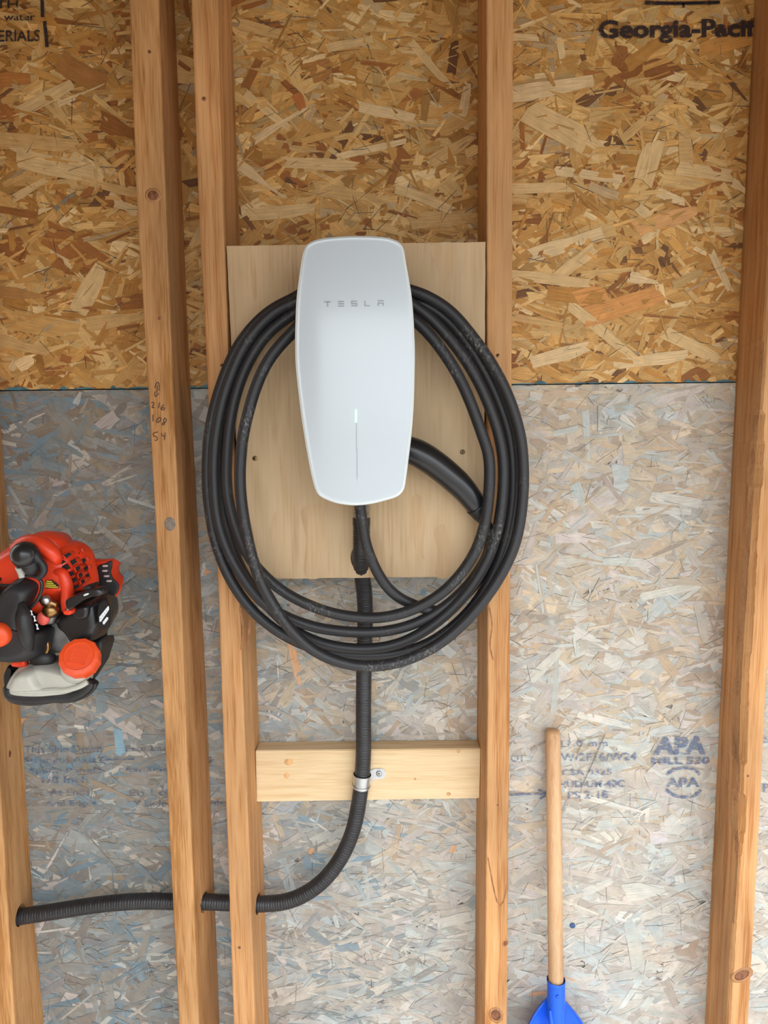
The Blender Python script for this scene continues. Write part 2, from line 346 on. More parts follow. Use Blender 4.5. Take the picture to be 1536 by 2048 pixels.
PAL_UP = [((0.62, 0.35, 0.115), 30), ((0.55, 0.285, 0.08), 28), ((0.68, 0.43, 0.17), 18), ((0.46, 0.215, 0.05), 18), ((0.74, 0.52, 0.26), 6), ((0.34, 0.13, 0.035), 7), ((0.50, 0.34, 0.18), 3), ((0.20, 0.09, 0.035), 2)]
def lo_col(x, z, r):
    # the primed panel: darker and bluish in the left bays, paler to the right
    k = min(1, max(0, (0.25-x)/0.75))
    warm = [(0.56, 0.50, 0.42), (0.51, 0.45, 0.37), (0.60, 0.56, 0.49), (0.49, 0.42, 0.35), (0.52, 0.53, 0.48), (0.47, 0.50, 0.48), (0.41, 0.34, 0.28), (0.55, 0.47, 0.43)]
    cool = [(0.22, 0.25, 0.25), (0.25, 0.25, 0.23), (0.19, 0.25, 0.28), (0.28, 0.25, 0.21), (0.23, 0.19, 0.16), (0.15, 0.25, 0.32), (0.32, 0.34, 0.33), (0.27, 0.25, 0.245)]
    wp = min(1, max(0, (z-.45)/.75))*(.35+.65*(1-k))
    if r.random() < wp*.55: return np.array([(0.58, 0.44, 0.28), (0.52, 0.36, 0.21), (0.50, 0.40, 0.27), (0.60, 0.47, 0.33), (0.43, 0.29, 0.18)][r.integers(0, 5)])*(1-.45*k)
    a = np.array(warm[r.integers(0, len(warm))]); b = np.array(cool[r.integers(0, len(cool))])
    return a*(1-k)+b*k if r.random() < 0.5 else (b if r.random() < k*0.8 else a)
def strands(name, parent, n, zlo, zhi, colf, specials, y_off, big=1.0, contrast=0.12, mat=None, fissures=0):
    V = []; Fc = []; C = []; UVs = []
    def one(x, z, L, W, ang, col, y, jag=True):
        ca, sa = math.cos(ang), math.sin(ang)
        k0, k1 = rng.uniform(-.35, .35, 2)*min(1, W/L*2)
        pts = [(-.5+k0*.3, -.5), (-.15, -.5+rng.uniform(-.08, .08)), (.2, -.5+rng.uniform(-.08, .1)), (.5+k1*.3, -.45+rng.uniform(-.05, .2)),
               (.5+rng.uniform(-.08, .04), 0.0+rng.uniform(-.2, .2)), (.5-k1*.3, .45-rng.uniform(-.05, .2)), (.1, .5+rng.uniform(-.1, .08)), (-.2, .5+rng.uniform(-.1, .08)), (-.5-k0*.3, .48),
               (-.5+rng.uniform(-.05, .09), rng.uniform(-.25, .25))]
        if rng.random() < .3:
            s = rng.uniform(.25, .7); pts = [(u, v*(1 if u < 0 else s)) for u, v in pts]
        tx, tz = rng.normal(0, .00035, 2); b = len(V)
        du = rng.uniform(0, 50); dv = rng.uniform(0, 50); row = []
        for u, v in pts:
            lx, lz = u*L, v*W
            xx = x+lx*ca-lz*sa; zz = z+lx*sa+lz*ca
            lim = zlo(xx) if zlo else -9
            zz = max(zz, lim) if zlo else zz
            if zhi: zz = min(zz, zhi(xx))
            V.append((xx, y+u*tx+v*tz, zz)); row.append((lx+du, lz+dv))
        Fc.append(tuple(range(b+len(pts)-1, b-1, -1))); C.append(col); UVs.append(row[::-1])
    for i in range(n):
        t = i/n
        x = rng.uniform(-0.98, 0.98); z = rng.uniform(zr[0], zr[1])
        L = float(np.clip(rng.lognormal(-3.0, .5), .012, .14))*big; W = float(np.clip(rng.lognormal(-4.5, .55), .0025, .040))*big
        if i > n*.72: L *= .62; W *= .5
        W = min(W, L*.6)
        ang = rng.normal(0, .55) if rng.random() < .75 else rng.uniform(-1.57, 1.57)
        if zhi and z > zhi(x)-.001: continue
        if zlo and z < zlo(x)+.001: continue
        one(x, z, L, W, ang, tuple(np.clip(np.array(colf(x, z, rng))*rng.normal(1, contrast), 0.01, .9)), y_off-0.0022*t-rng.uniform(0, .0004))
    for i in range(fissures):                    # fine dark gaps between the top strands
        x = rng.uniform(-.98, .98); z = rng.uniform(zr[0], zr[1])
        if zhi and z > zhi(x)-.02 or zlo and z < zlo(x)+.02: continue
        one(x, z, rng.uniform(.006, .045), rng.uniform(.0004, .0011), rng.normal(0, .6) if rng.random() < .6 else rng.uniform(-1.57, 1.57), (.10, .075, .06), y_off-.00245)
    for (px, py, Lp, Wp, deg, col) in specials:
        p = P(px, py, 0); one(p.x, p.z, Lp/1194, Wp/1194, math.radians(deg), col, y_off-0.0024)
    me = bpy.data.meshes.new(name); me.from_pydata(V, [], Fc); me.update()
    ca = me.color_attributes.new('Col', 'FLOAT_COLOR', 'CORNER'); uvl = me.uv_layers.new(name='UVMap')
    cols = np.repeat(np.array([(*c, 1.0) for c in C], np.float32), [len(f) for f in Fc], axis=0)
    ca.data.foreach_set('color', cols.ravel())
    uvl.data.foreach_set('uv', np.array([q for r_ in UVs for q in r_], np.float32).ravel())
    me.materials.append(mat or M['strand'])
    o = bpy.data.objects.new(name, me); COL.objects.link(o); o.parent = parent; o['kind'] = 'stuff'
    return o
pu = [c for c, w_ in PAL_UP]; pw = np.array([w_ for c, w_ in PAL_UP], float); pw /= pw.sum()
def up_col(x, z, r): return pu[r.choice(len(pu), p=pw)]
PALE = (0.70, 0.47, 0.22); CREAM = (0.72, 0.51, 0.27); TAN = (0.62, 0.38, 0.15); BRN = (0.33, 0.13, 0.035); ORG = (0.66, 0.30, 0.09)
SPU = [(1132, 268, 165, 46, -29, PALE), (1095, 180, 170, 28, 8, CREAM), (1088, 377, 125, 20, 1, PALE), (1245, 610, 160, 40, 17, ORG), (1180, 592, 60, 30, 12, ORG),
       (1130, 490, 150, 26, 16, CREAM), (1152, 525, 90, 24, 38, PALE), (1180, 352, 130, 18, -8, CREAM), (1295, 325, 80, 40, 75, PALE), (1285, 560, 60, 22, -12, CREAM),
       (1370, 300, 24, 100, 4, TAN), (1330, 440, 120, 30, 16, (0.7, .36, .14)), (1410, 345, 110, 26, -8, PALE), (1440, 545, 90, 14, -62, CREAM), (1340, 395, 60, 16, -20, CREAM),
       (1100, 560, 160, 20, -7, PALE), (1092, 472, 84, 8, 72, BRN), (1200, 660, 170, 20, -38, PALE), (1290, 240, 100, 16, 40, TAN), (1250, 175, 60, 12, -35, BRN),
       (1450, 90, 100, 26, 12, (0.6, .28, .07)), (1062, 640, 130, 14, -10, TAN), (1120, 710, 120, 24, 14, CREAM), (1380, 690, 120, 26, -25, PALE), (1300, 720, 140, 22, 6, CREAM), (1240, 115, 40, 22, 70, BRN),
       (240, 258, 78, 34, -24, BRN), (170, 150, 100, 40, -28, (0.42, .19, .055)), (120, 335, 160, 34, -12, PALE), (60, 285, 190, 26, -6, TAN), (180, 580, 96, 36, 58, PALE),
       (125, 533, 30, 22, -42, BRN), (32, 425, 80, 14, -10, BRN), (268, 605, 60, 26, 6, BRN), (90, 200, 120, 22, 25, PALE), (165, 190, 100, 10, 22, CREAM), (60, 380, 80, 14, 28, PALE), (130, 405, 50, 10, 35, (0.25, .2, .13)),
       (220, 375, 110, 16, -14, TAN), (30, 160, 60, 26, 4, (0.48, .19, .05)), (60, 590, 120, 22, -6, (.45, .22, .07)), (240, 640, 130, 30, 8, TAN), (40, 690, 120, 26, -14, TAN),
       (520, 360, 120, 20, -36, CREAM), (640, 330, 150, 20, -4, PALE), (772, 226, 110, 20, -12, CREAM), (640, 140, 44, 40, 20, (.42, .19, .055)), (700, 90, 90, 16, 10, PALE), (560, 250, 120, 16, 30, CREAM),
       (860, 130, 110, 14, -48, PALE), (905, 300, 100, 26, 30, TAN), (560, 425, 130, 22, 4, PALE), (850, 400, 120, 18, -20, PALE), (520, 60, 90, 22, -14, TAN), (740, 300, 140, 12, 12, CREAM), (880, 440, 120, 30, 4, TAN),
       (505, 150, 60, 16, 60, BRN), (790, 340, 60, 14, 70, BRN), (600, 205, 30, 20, -60, (.5, .18, .05)), (700, 390, 160, 28, -10, TAN), (930, 200, 60, 16, 80, CREAM)]
zr = (1.28, 2.5)
strands('wood_strand', osb_up, 19000, lambda x: seam_z(x)+G, None, up_col, SPU, -0.0004, big=1.1, fissures=1500)
UN = (0.78, 0.36, 0.12)
SPL = [(586, 1302, 80, 16, -80, UN), (596, 1352, 34, 18, -78, UN), (1270, 1905, 30, 150, 8, (.5, .5, .44)), (1075, 1985, 40, 10, 8, UN), (1135, 1955, 34, 7, -18, UN), (415, 1142, 14, 16, 0, UN), (245, 1215, 60, 16, 22, (.16, .10, .09)),
       (232, 1078, 70, 12, -40, (.42, .38, .33)), (255, 1330, 46, 10, -2, (.10, .11, .13)), (1316, 1673, 36, 26, 4, (.62, .58, .60)), (190, 1350, 16, 50, -8, (.17, .33, .42)), (240, 1480, 20, 60, 4, (.22, .42, .55)),
       (906, 1697, 18, 10, 60, UN), (622, 1700, 16, 8, 60, UN), (1380, 1900, 40, 60, -60, (.38, .24, .15)), (1180, 1275, 90, 14, -30, (.72, .68, .60)), (1210, 1440, 120, 14, -14, (.72, .68, .60)), (1130, 1800, 150, 12, -24, (.70, .64, .52)),
       (1290, 1780, 90, 40, 4, (.62, .58, .49)), (1200, 1600, 180, 14, -16, (.70, .66, .58)), (1090, 1330, 90, 20, 45, (.66, .62, .52)), (1340, 1180, 120, 18, 12, (.66, .62, .52)), (1350, 1000, 100, 22, -8, (.6, .58, .52)), (47, 1438, 16, 14, 20, UN), (1150, 812, 60, 14, -10, (.55,.36,.2)), (1255, 843, 36, 14, -36, (.72, .66, .56)), (1160, 1000, 70, 22, -70, (.46, .50, .46)), (1240, 955, 34, 60, 10, (.5, .54, .52)), (1265, 905, 44, 50, 0, (.60, .45, .28)), (1225, 980, 80, 8, -52, (.40, .27, .22))]
zr = (0.05, 1.42)
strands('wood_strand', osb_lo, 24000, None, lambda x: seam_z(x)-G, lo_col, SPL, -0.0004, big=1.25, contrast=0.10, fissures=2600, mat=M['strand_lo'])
# blue edge sealant that ran over the seam, in ragged short runs
v = []; f = []
x = -0.95
while x < 0.95:
    L = rng.uniform(.01, .05); h = rng.uniform(.001, .0055) * (1.0 if rng.random() < .7 else .3)
    b = len(v); z = seam_z(x)+G; z2 = seam_z(x+L)+G
    v += [(x, -.0034, z-.0006), (x+L, -.0034, z2-.0006), (x+L*.8, -.0034, z2+h*.6), (x+L*.45, -.0034, z+h), (x+L*.15, -.0034, z+h*.5)]
    f.append((b, b+1, b+2, b+3, b+4)); x += L*rng.uniform(.7, 1.6)
o = mesh_obj('edge_seal', v, f, M['seam'], osb_up); o['kind'] = 'stuff'

# ---------------------------------------------------------------- writing helpers
def text(name, s, bx, mat, parent, Y, bold=0.0, shear=0.0, rot=None, extr=0.00012, fit=True, spacing=1.0):
    """lettering laid on the surface y=Y so that its outline fills the box bx = x0,y0,x1,y1 (image pixels)"""
    cu = bpy.data.curves.new('t', 'FONT'); cu.body = s; cu.size = 1.0; cu.offset = bold; cu.shear = shear; cu.space_character = spacing; cu.resolution_u = 3
    to = bpy.data.objects.new('t', cu); COL.objects.link(to); bpy.context.view_layer.update()
    me0 = bpy.data.meshes.new_from_object(to.evaluated_get(bpy.context.evaluated_depsgraph_get()))
    co = np.array([v_.co[:2] for v_ in me0.vertices]); fs = [tuple(p.vertices) for p in me0.polygons]
    bpy.data.objects.remove(to); bpy.data.curves.remove(cu); bpy.data.meshes.remove(me0)
    mn, mxx = co.min(0), co.max(0); n_ = (co-mn)/(mxx-mn)
    x0, y0, x1, y1 = bx
    tl, tr, bl = P(x0, y0, Y), P(x1, y0-(x1-x0)*0.0125, Y), P(x0, y1, Y)
    ex = tr-tl; ez = tl-bl
    vs = [tuple(bl+ex*a+ez*b) for a, b in n_]
    me_f = [f_[::-1] if False else f_ for f_ in fs]
    return mesh_obj(name, vs, me_f, mat, parent)
def strokes(name, lines, wpx, mat, parent, Y, n=14):
    """pen strokes: polylines in image pixels laid flat on y=Y"""
    V = []; Fc = []
    for ln in lines:
        q, _ = dense([(P(a, b, Y).x, P(a, b, Y).z) for a, b in ln], n)
        T = np.gradient(q, axis=0); T /= np.linalg.norm(T, axis=1)[:, None]
        Nn = np.stack([-T[:, 1], T[:, 0]], 1)*wpx/1300/2; b = len(V)
        for i in range(n):
            V += [(q[i][0]+Nn[i][0], Y, q[i][1]+Nn[i][1]), (q[i][0]-Nn[i][0], Y, q[i][1]-Nn[i][1])]
        for i in range(n-1): Fc.append((b+2*i, b+2*i+1, b+2*i+3, b+2*i+2))
    return mesh_obj(name, V, Fc, mat, parent)
YT = -0.0050
text('printed_text', 'Georgia-Pacific', (1197, 40, 1546, 88), M['ink_black'], osb_up, YT, bold=0.035)
strokes('printed_mark', [[(1290, 3), (1350, 5), (1440, 3)], [(1290, 7), (1350, 8), (1440, 6)], [(1366, 6), (1368, 15)]], 4, M['ink_black'], osb_up, YT)
strokes('printed_border', [[(84, -10), (85, 34)], [(89, 42), (92, 70), (94, 94)]], 7, M['ink_black'], osb_up, YT)
text('printed_text', 'DRY WITH', (-130, 2, 36, 18), M['ink_black'], osb_up, YT, bold=0.01)
text('printed_text', 'WALL water', (-70, 28, 70, 42), M['ink_black'], osb_up, YT, bold=0.01)
text('printed_text', 'MATERIALS', (-62, 61, 80, 84), M['ink_black'], osb_up, YT, bold=0.01)
BL = M['ink_blue']
text('printed_text', '11.0 mm', (1122, 1481, 1216, 1494), BL, osb_lo, YT, bold=0.02, spacing=1.1)
text('printed_text', 'W/2F16/W24', (1122, 1507, 1274, 1523), BL, osb_lo, YT, bold=0.02, spacing=1.05)
text('printed_text', 'CSA 0325', (1124, 1539, 1224, 1551), BL, osb_lo, YT, bold=0.02)
text('printed_text', 'HUD-UM-40C', (1118, 1562, 1250, 1576), BL, osb_lo, YT, bold=0.03)
text('printed_text', 'PS 2-18', (1136, 1583, 1217, 1598), BL, osb_lo, YT, bold=0.02)
text('printed_text', 'CH', (1022, 1511, 1045, 1524), BL, osb_lo, YT, bold=0.02)
text('printed_text', 'APA', (1306, 1474, 1412, 1510), BL, osb_lo, YT, bold=0.055, shear=0.1)
text('printed_text', 'MILL 530', (1303, 1515, 1420, 1530), BL, osb_lo, YT, bold=0.045)
text('printed_text', 'APA', (1332, 1556, 1400, 1575), BL, osb_lo, YT, bold=0.045)
strokes('printed_ring', [[(1333, 1550), (1348, 1540), (1368, 1536), (1388, 1540), (1400, 1549)], [(1333, 1579), (1346, 1590), (1368, 1595), (1390, 1591), (1402, 1580)]], 7, BL, osb_lo, YT)
strokes('printed_arrow', [[(1020, 1590), (1055, 1588), (1092, 1588)], [(1076, 1580), (1094, 1588), (1080, 1598)]], 5, BL, osb_lo, YT)
text('printed_text', 'SIZED', (1528, 1472, 1600, 1486), BL, osb_lo, YT, bold=0.02)
text('printed_text', 'PANEL', (1527, 1567, 1600, 1584), BL, osb_lo, YT, bold=0.02)
FB = M['ink_faint']
text('printed_text', 'This Side Down', (48, 1492, 204, 1506), FB, osb_lo, YT, bold=0.015)
text('printed_text', 'Strength Axis', (48, 1515, 192, 1530), FB, osb_lo, YT, bold=0.015)
strokes('printed_arrow', [[(198, 1520), (240, 1519), (268, 1518)], [(212, 1510), (200, 1520), (212, 1528)]], 4, FB, osb_lo, YT)
text('printed_text', 'Space Panels', (58, 1537, 202, 1550), FB, osb_lo, YT, bold=0.015)
text('printed_text', '1/8 Inch', (84, 1554, 176, 1567), FB, osb_lo, YT, bold=0.015)
text('printed_text', 'At Ends', (98, 1578, 180, 1592), FB, osb_lo, YT, bold=0.015)
text('printed_text', 'And Edges', (90, 1602, 192, 1616), FB, osb_lo, YT, bold=0.015)
text('printed_text', 'Este Lado', (250, 1492, 352, 1503), FB, osb_lo, YT, bold=0.015)
text('printed_text', 'Espaciar', (252, 1535, 350, 1547), FB, osb_lo, YT, bold=0.015)
text('printed_text', 'En Los', (258, 1580, 346, 1592), FB, osb_lo, YT, bold=0.015)
text('printed_text', 'Y Lados', (266, 1602, 344, 1614), FB, osb_lo, YT, bold=0.015)
text('printed_text', 'ES', (398, 1514, 424, 1526), FB, osb_lo, YT, bold=0.015)
text('printed_text', 'bordes', (400, 1600, 455, 1612), FB, osb_lo, YT, bold=0.015)
# nail heads / dots on the sheathing
def disc(name, px, py, Y, rpx, mat, parent, t=0.0012, sx=1.0, n=20, rotd=0):
    c = P(px, py, Y); rr = rpx/1300*(Y-CAM.y); V = []; a0 = math.radians(rotd)
    for (s, y) in ((1.0, Y+.0005), (1.0, Y-t*.6), (0.8, Y-t), (0.0001, Y-t*1.05)):
        for k in range(n):
            a = 2*math.pi*k/n; ux = rr*s*sx*math.cos(a); uz = rr*s*math.sin(a)
            V.append((c.x+ux*math.cos(a0)-uz*math.sin(a0), y, c.z+ux*math.sin(a0)+uz*math.cos(a0)))
    Fc = [(i*n+k, i*n+(k+1) % n, (i+1)*n+(k+1) % n, (i+1)*n+k) for i in range(3) for k in range(n)]
    return recalc(mesh_obj(name, V, Fc, mat, parent, True))
M['bluedot'] = plain('blue_dot', (0.05, 0.10, 0.22), 0.6)
disc('nail_head', 1145, 1851, -0.003, 6, M['bluedot'], osb_lo)
M['scratch'] = plain('pencil_line', (0.10, 0.09, 0.09), 0.8)
strokes('pencil_line', [[(1210, 1468), (1190, 1515), (1163, 1575)], [(1162, 1492), (1154, 1506)]], 1.3, M['scratch'], osb_lo, YT)

# ---------------------------------------------------------------- studs
ZL = np.linspace(0.04, 2.58, 340)
def interp(rows, Y):
    pts = sorted([(P(x, y, Y).z, P(x, y, Y).x) for y, x in rows])
    z = np.array([p[0] for p in pts]); x = np.array([p[1] for p in pts])
    out = np.interp(ZL, z, x)
    for m_, i, j in ((ZL < z[0], 0, 1), (ZL > z[-1], -1, -2)):
        s = (x[-1]-x[0])/(z[-1]-z[0]); out[m_] = x[i]+(ZL[m_]-z[i])*s
    k = np.ones(17)/17; pad = np.pad(out, 8, mode='reflect', reflect_type='odd'); return np.convolve(pad, k, 'valid')
def stud(xFL, xFR, xBL, xBR, mat, label, wane=None):
    """four corner curves; eased edges; optional wane = (corner 'L'/'R', depth array)"""
    V = []; n = len(ZL); seg = []
    for i, z in enumerate(ZL):
        e_ = 0.0028; j = rng.normal(0, .00015, 4)
        fl, fr, bl, br = xFL[i]+j[0], xFR[i]+j[1], xBL[i], xBR[i]
        if wane is not None:
            wx, wy = wane[0][i], wane[1][i]
            cFL = [(fl+0.0, FR+wy), (fl+wx*.35, FR+wy*.45), (fl+wx, FR)]
        else: cFL = [(fl, FR+e_), (fl+e_*.3, FR+e_*.3), (fl+e_, FR)]
        ring = [(bl, -0.0032)]+cFL+[(fr-e_, FR), (fr-e_*.3, FR+e_*.3), (fr, FR+e_), (br, -0.0032)]
        for (x_, y_) in ring: V.append((x_, y_, z))
    m_ = 8
    Fc = [(i*m_+k, i*m_+(k+1) % m_, (i+1)*m_+(k+1) % m_, (i+1)*m_+k) for i in range(n-1) for k in range(m_)]
    Fc += [tuple(range(m_-1, -1, -1)), tuple((n-1)*m_+k for k in range(m_))]
    o = recalc(mesh_obj('stud', V, Fc, mat, wall)); o['label'] = label
    return o
W38 = 0.038
# B : left of the pair
B_FL = interp([(0, 258), (400, 272), (700, 291), (1000, 308), (1400, 326), (1700, 340), (2048, 357)], FR)
B_FR = interp([(0, 316), (400, 331), (700, 343), (1000, 356), (1400, 370), (1700, 384), (2048, 398)], FR)
B_BR = interp([(0, 350), (400, 366), (700, 378), (1000, 394), (1400, 414), (1700, 426), (2048, 440)], 0)
studB = stud(B_FL, B_FR, B_BR-W38, B_BR, M['stud'], 'stud with pencilled numbers and a dark knot, left of the close pair')
C_FL = interp([(0, 382), (400, 396), (700, 411), (1150, 435), (1400, 443), (1700, 455), (2048, 467)], FR)
C_FR = interp([(0, 436), (400, 446), (700, 457), (1150, 478), (1400, 487), (1700, 499), (2048, 510)], FR)
C_BR = interp([(0, 463), (480, 481), (1000, 503), (1400, 517), (1700, 527), (2048, 539)], 0)
studC = stud(C_FL, C_FR, C_BR-W38, C_BR, M['stud2'], 'stud against the left edge of the plywood board')
D_FL = interp([(0, 973), (700, 974), (1400, 975), (2048, 969)], FR)
D_FR = interp([(0, 1027), (700, 1024), (1400, 1020), (2048, 1014)], FR)
D_BL = interp([(0, 955), (700, 955), (1400, 954), (2048, 949)], 0)
studD = stud(D_FL, D_FR, D_BL, D_BL+W38, M['stud2'], 'stud against the right edge of the plywood board')
E_FL = interp([(0, 1569), (700, 1528), (1400, 1483), (1700, 1478), (2048, 1456)], FR)
E_FR = interp([(0, 1625), (700, 1580), (1400, 1531), (1700, 1517), (2048, 1497)], FR)
E_BL = interp([(0, 1507), (700, 1473), (1400, 1439), (2048, 1408)], 0)
wx = np.full(len(ZL), .003); wy = np.full(len(ZL), .003)
st = 0.0
for i, z in enumerate(ZL):
    if rng.random() < .14: st = rng.uniform(.15, 1.0)
    env = 1.0 if 0.62 < z < 1.34 else 0.25
    wx[i] = .003+env*st*.0085+rng.uniform(0, .0010); wy[i] = .004+env*st*.022+rng.uniform(0, .0015)
studE = stud(E_FL, E_FR, E_BL, E_BL+W38, M['stud2'], 'rightmost stud with a ragged barky left edge', wane=(wx, wy))
studE.data.materials.append(M['bark'])
for p in studE.data.polygons:
    k = set(v_ % 8 for v_ in p.vertices)
    if k in ({1, 2},) and 0.5 < p.center.z < 1.45: p.material_index = 1
A_FR = interp([(940, -36), (1400, -12), (1830, 15), (2048, 29)], FR)
A_BR = interp([(940, 0), (1400, 42), (1830, 69), (2048, 90)], 0)
A_BR = interp([(940, 10), (1400, 42), (1830, 69), (2048, 90)], 0)
studA = stud(A_FR-W38, A_FR, A_BR-W38, A_BR, M['stud'], 'leftmost stud, behind the orange engine')
box('sill_plate', XL, XR, FR, 0.0-.003, 0.0, 0.04, M['stud'], wall)
box('top_plate', XL, XR, FR, -.003, 2.58, 2.62, M['stud'], wall)
# knots, smudges, small nails
def knot(px, py, rpx, par, Y=FR, sx=1.0, rotd=0):
    disc('knot', px, py, Y, rpx*1.5, M['knotring'], par, .00035, sx, rotd=rotd); disc('knot', px, py, Y-.0002, rpx, M['knot'], par, .0006, sx, rotd=rotd)
knot(306, 391, 9, studB, sx=1.15); knot(319, 637, 3, studB); knot(299, 104, 2.5, studB)
knot(408, 198, 3, studC); knot(479, 1895, 2.5, studC, sx=1.1)
knot(992, 2030, 13, studD, sx=.8, rotd=20); knot(996, 1610, 2.2, studD); knot(1011, 1886, 6, studD, sx=.7, rotd=-30)
knot(1484, 1950, 17, studE, sx=.62, rotd=-62); knot(1496, 1552, 2, studE)
disc('smudge', 340, 1048, FR, 14, M['pitch'], studB, .0003, .8)
def side_knot(z, Y, xs, r, par, rgt=True):
    """knot on the side face of a stud (face looks along x)"""
    i = int(np.argmin(abs(ZL-z))); x_ = xs[i]; n = 16; V = []
    sgn = 1 if rgt else -1
    for s, dx in ((1.2, -.0004), (1, .0004), (.01, .0006)):
        for k in range(n):
            a = 2*math.pi*k/n; V.append((x_+sgn*dx, Y+r*.6*s*math.cos(a), z+r*s*math.sin(a)))
    recalc(mesh_obj('knot', V, [(i_*n+k, i_*n+(k+1) % n, (i_+1)*n+(k+1) % n, (i_+1)*n+k) for i_ in range(2) for k in range(n)], M['knot'], par))
pz = P(10, 1505, -.045).z; side_knot(pz, -.05, (A_FR*.55+A_BR*.45), .006, studA)
M['crack'] = plain('resin_streak', (0.33, 0.13, 0.045), 0.6, noise=0.4, nscale=120)
strokes('resin_streak', [[(480, 1215), (486, 1260), (482, 1300)], [(500, 1240), (496, 1290)]], 4, M['crack'], studC, FR-.0004)
strokes('resin_streak', [[(976, 1715), (984, 1760), (993, 1800), (1000, 1812), (1008, 1800), (1013, 1770)], [(979, 1215), (984, 1250), (980, 1290), (986, 1320)]], 3, M['crack'], studD, FR-.0004)
# pencilled numbers on stud B
HN = [[(315.5, 764), (312, 768), (310, 776)], [(315.5, 764), (318, 768), (318.5, 776), (318, 782)], [(315, 770), (314.5, 778), (313.5, 786)], [(310, 783), (309.5, 790), (311, 793), (314, 791), (318, 786)],
      [(303, 806), (306, 804.5), (308, 807), (306, 811), (304, 815), (309, 815)], [(319, 805), (318, 811), (317, 816)], [(328, 809), (324, 813), (322, 818), (325, 820), (329, 818), (328, 815), (323, 817)],
      [(306, 829), (306, 836), (306, 843)], [(317, 836), (313, 841), (314, 845), (319, 843), (322, 838), (319, 835), (316, 837)], [(329, 836), (333, 839), (331, 844), (326, 846), (324, 849), (327, 850), (329, 846), (327, 842), (329, 836)],
      [(316, 864), (311, 865), (306.5, 867), (307.5, 872), (312, 873), (315, 877), (313, 881), (309.5, 880)], [(323, 866), (324, 871), (329, 872)], [(330, 865), (330, 872), (328.5, 880)]]
strokes('pencilled_numbers', HN, 1.9, M['marker'], studB, FR-.0005, n=16)
# short galvanised nails in the studs
def screw(name, px, py, Y, rpx, mat, par):
    h = disc(name, px, py, Y, rpx, mat, par, .0016)
    strokes('screw_recess', [[(px-rpx*.5, py), (px+rpx*.5, py)], [(px, py-rpx*.5), (px, py+rpx*.5)]], 1.4, M['screwdark'], h, Y-.0019, n=3)
    return h
screw('nail_head', 444, 731, FR, 3.4, M['screw'], studC); screw('nail_head', 996, 711, FR, 3.4, M['screw'], studD)
# holes bored through the studs for the conduit (cut for real)
def cyl(c, d, r, l, n=28, wob=0.0):
    d = Vector(d).normalized(); q = Vector((0, 0, 1)).rotation_difference(d); V = []
    for s in (-1, 1):
        for k in range(n):
            a = 2*math.pi*k/n; rr = r*(1+wob*rng.uniform(-1, 1)); V.append(tuple(Vector(c)+q @ Vector((rr*math.cos(a), rr*math.sin(a), s*l/2))))
    return V, [tuple(range(n-1, -1, -1)), tuple(range(n, 2*n))]+[(k, (k+1) % n, n+(k+1) % n, n+k) for k in range(n)]
YC = -0.048
hC = P(514, 1808, YC); hB = P(405, 1806, YC+.01); hA = P(45, 1832, YC)
boolean(studC, *cyl((hC.x-.02, YC, hC.z), (1, 0.05, 0), .0170, .12))
boolean(studB, *cyl((P(385, 1805, YC).x, YC, P(385, 1805, YC).z), (1, 0.05, 0), .0165, .12, wob=.12))
boolean(studA, *cyl((hA.x-.02, YC, hA.z), (1, 0, 0.12), .0175, .16))

# ---------------------------------------------------------------- pale blocking between the studs
def poly_prism(name, pts, y0, y1, mat, parent=None, bev=0.0):
    """pts list of (x,z)"""
    bm = bmesh.new(); vs = [bm.verts.new((x_, y0, z_)) for x_, z_ in pts]; f_ = bm.faces.new(vs)
    r_ = bmesh.ops.extrude_face_region(bm, geom=[f_]); 
    for g in r_['geom']:
        if isinstance(g, bmesh.types.BMVert): g.co.y = y1
    bmesh.ops.recalc_face_normals(bm, faces=bm.faces)
    if bev: bmesh.ops.bevel(bm, geom=bm.edges[:], offset=bev, segments=2, affect='EDGES')
    bm.verts.index_update()
    V = [v_.co.copy() for v_ in bm.verts]; Fc = [[v_.index for v_ in f2.verts] for f2 in bm.faces]; bm.free()
    return mesh_obj(name, V, Fc, mat, parent)
YB = -0.036
blk = [P(511, 1501, YB), P(961, 1497, YB), P(959, 1597, YB), P(513, 1604, YB)]
block = poly_prism('blocking_board', [(p.x, p.z) for p in blk], YB, -.0034, M['pale'], None, .0012)
block.data.transform(Matrix.Translation((-blk[0].x, 0, -blk[3].z))); block.location = (blk[0].x, 0, blk[3].z)
tag(block, 'short pale new spruce board spanning between two studs behind the conduit strap', 'board')
M['knotpale'] = plain('pale_knot', (0.66, 0.36, 0.15), 0.6, noise=0.3, nscale=120)
for (kx, ky, kr, s_) in ((577, 1524, 7, 1.3), (573, 1551, 6, .9), (917, 1502, 4, .9), (897, 1588, 4, 1.2), (830, 1558, 2.5, 1)):
    disc('knot', kx, ky, YB, kr, M['knotpale'], block, .0003, s_)

# ---------------------------------------------------------------- plywood board
YP = -0.088; TP = 0.016
brd = [P(453, 492, YP), P(971, 484, YP), P(967, 1153, YP), P(486, 1158, YP)]
board = empty('plywood_board', ((brd[2].x+brd[3].x)/2, YP, brd[3].z), 'square unpainted plywood board fixed between two studs behind the white charger', 'board')
q = [(p.x, p.z) for p in brd]
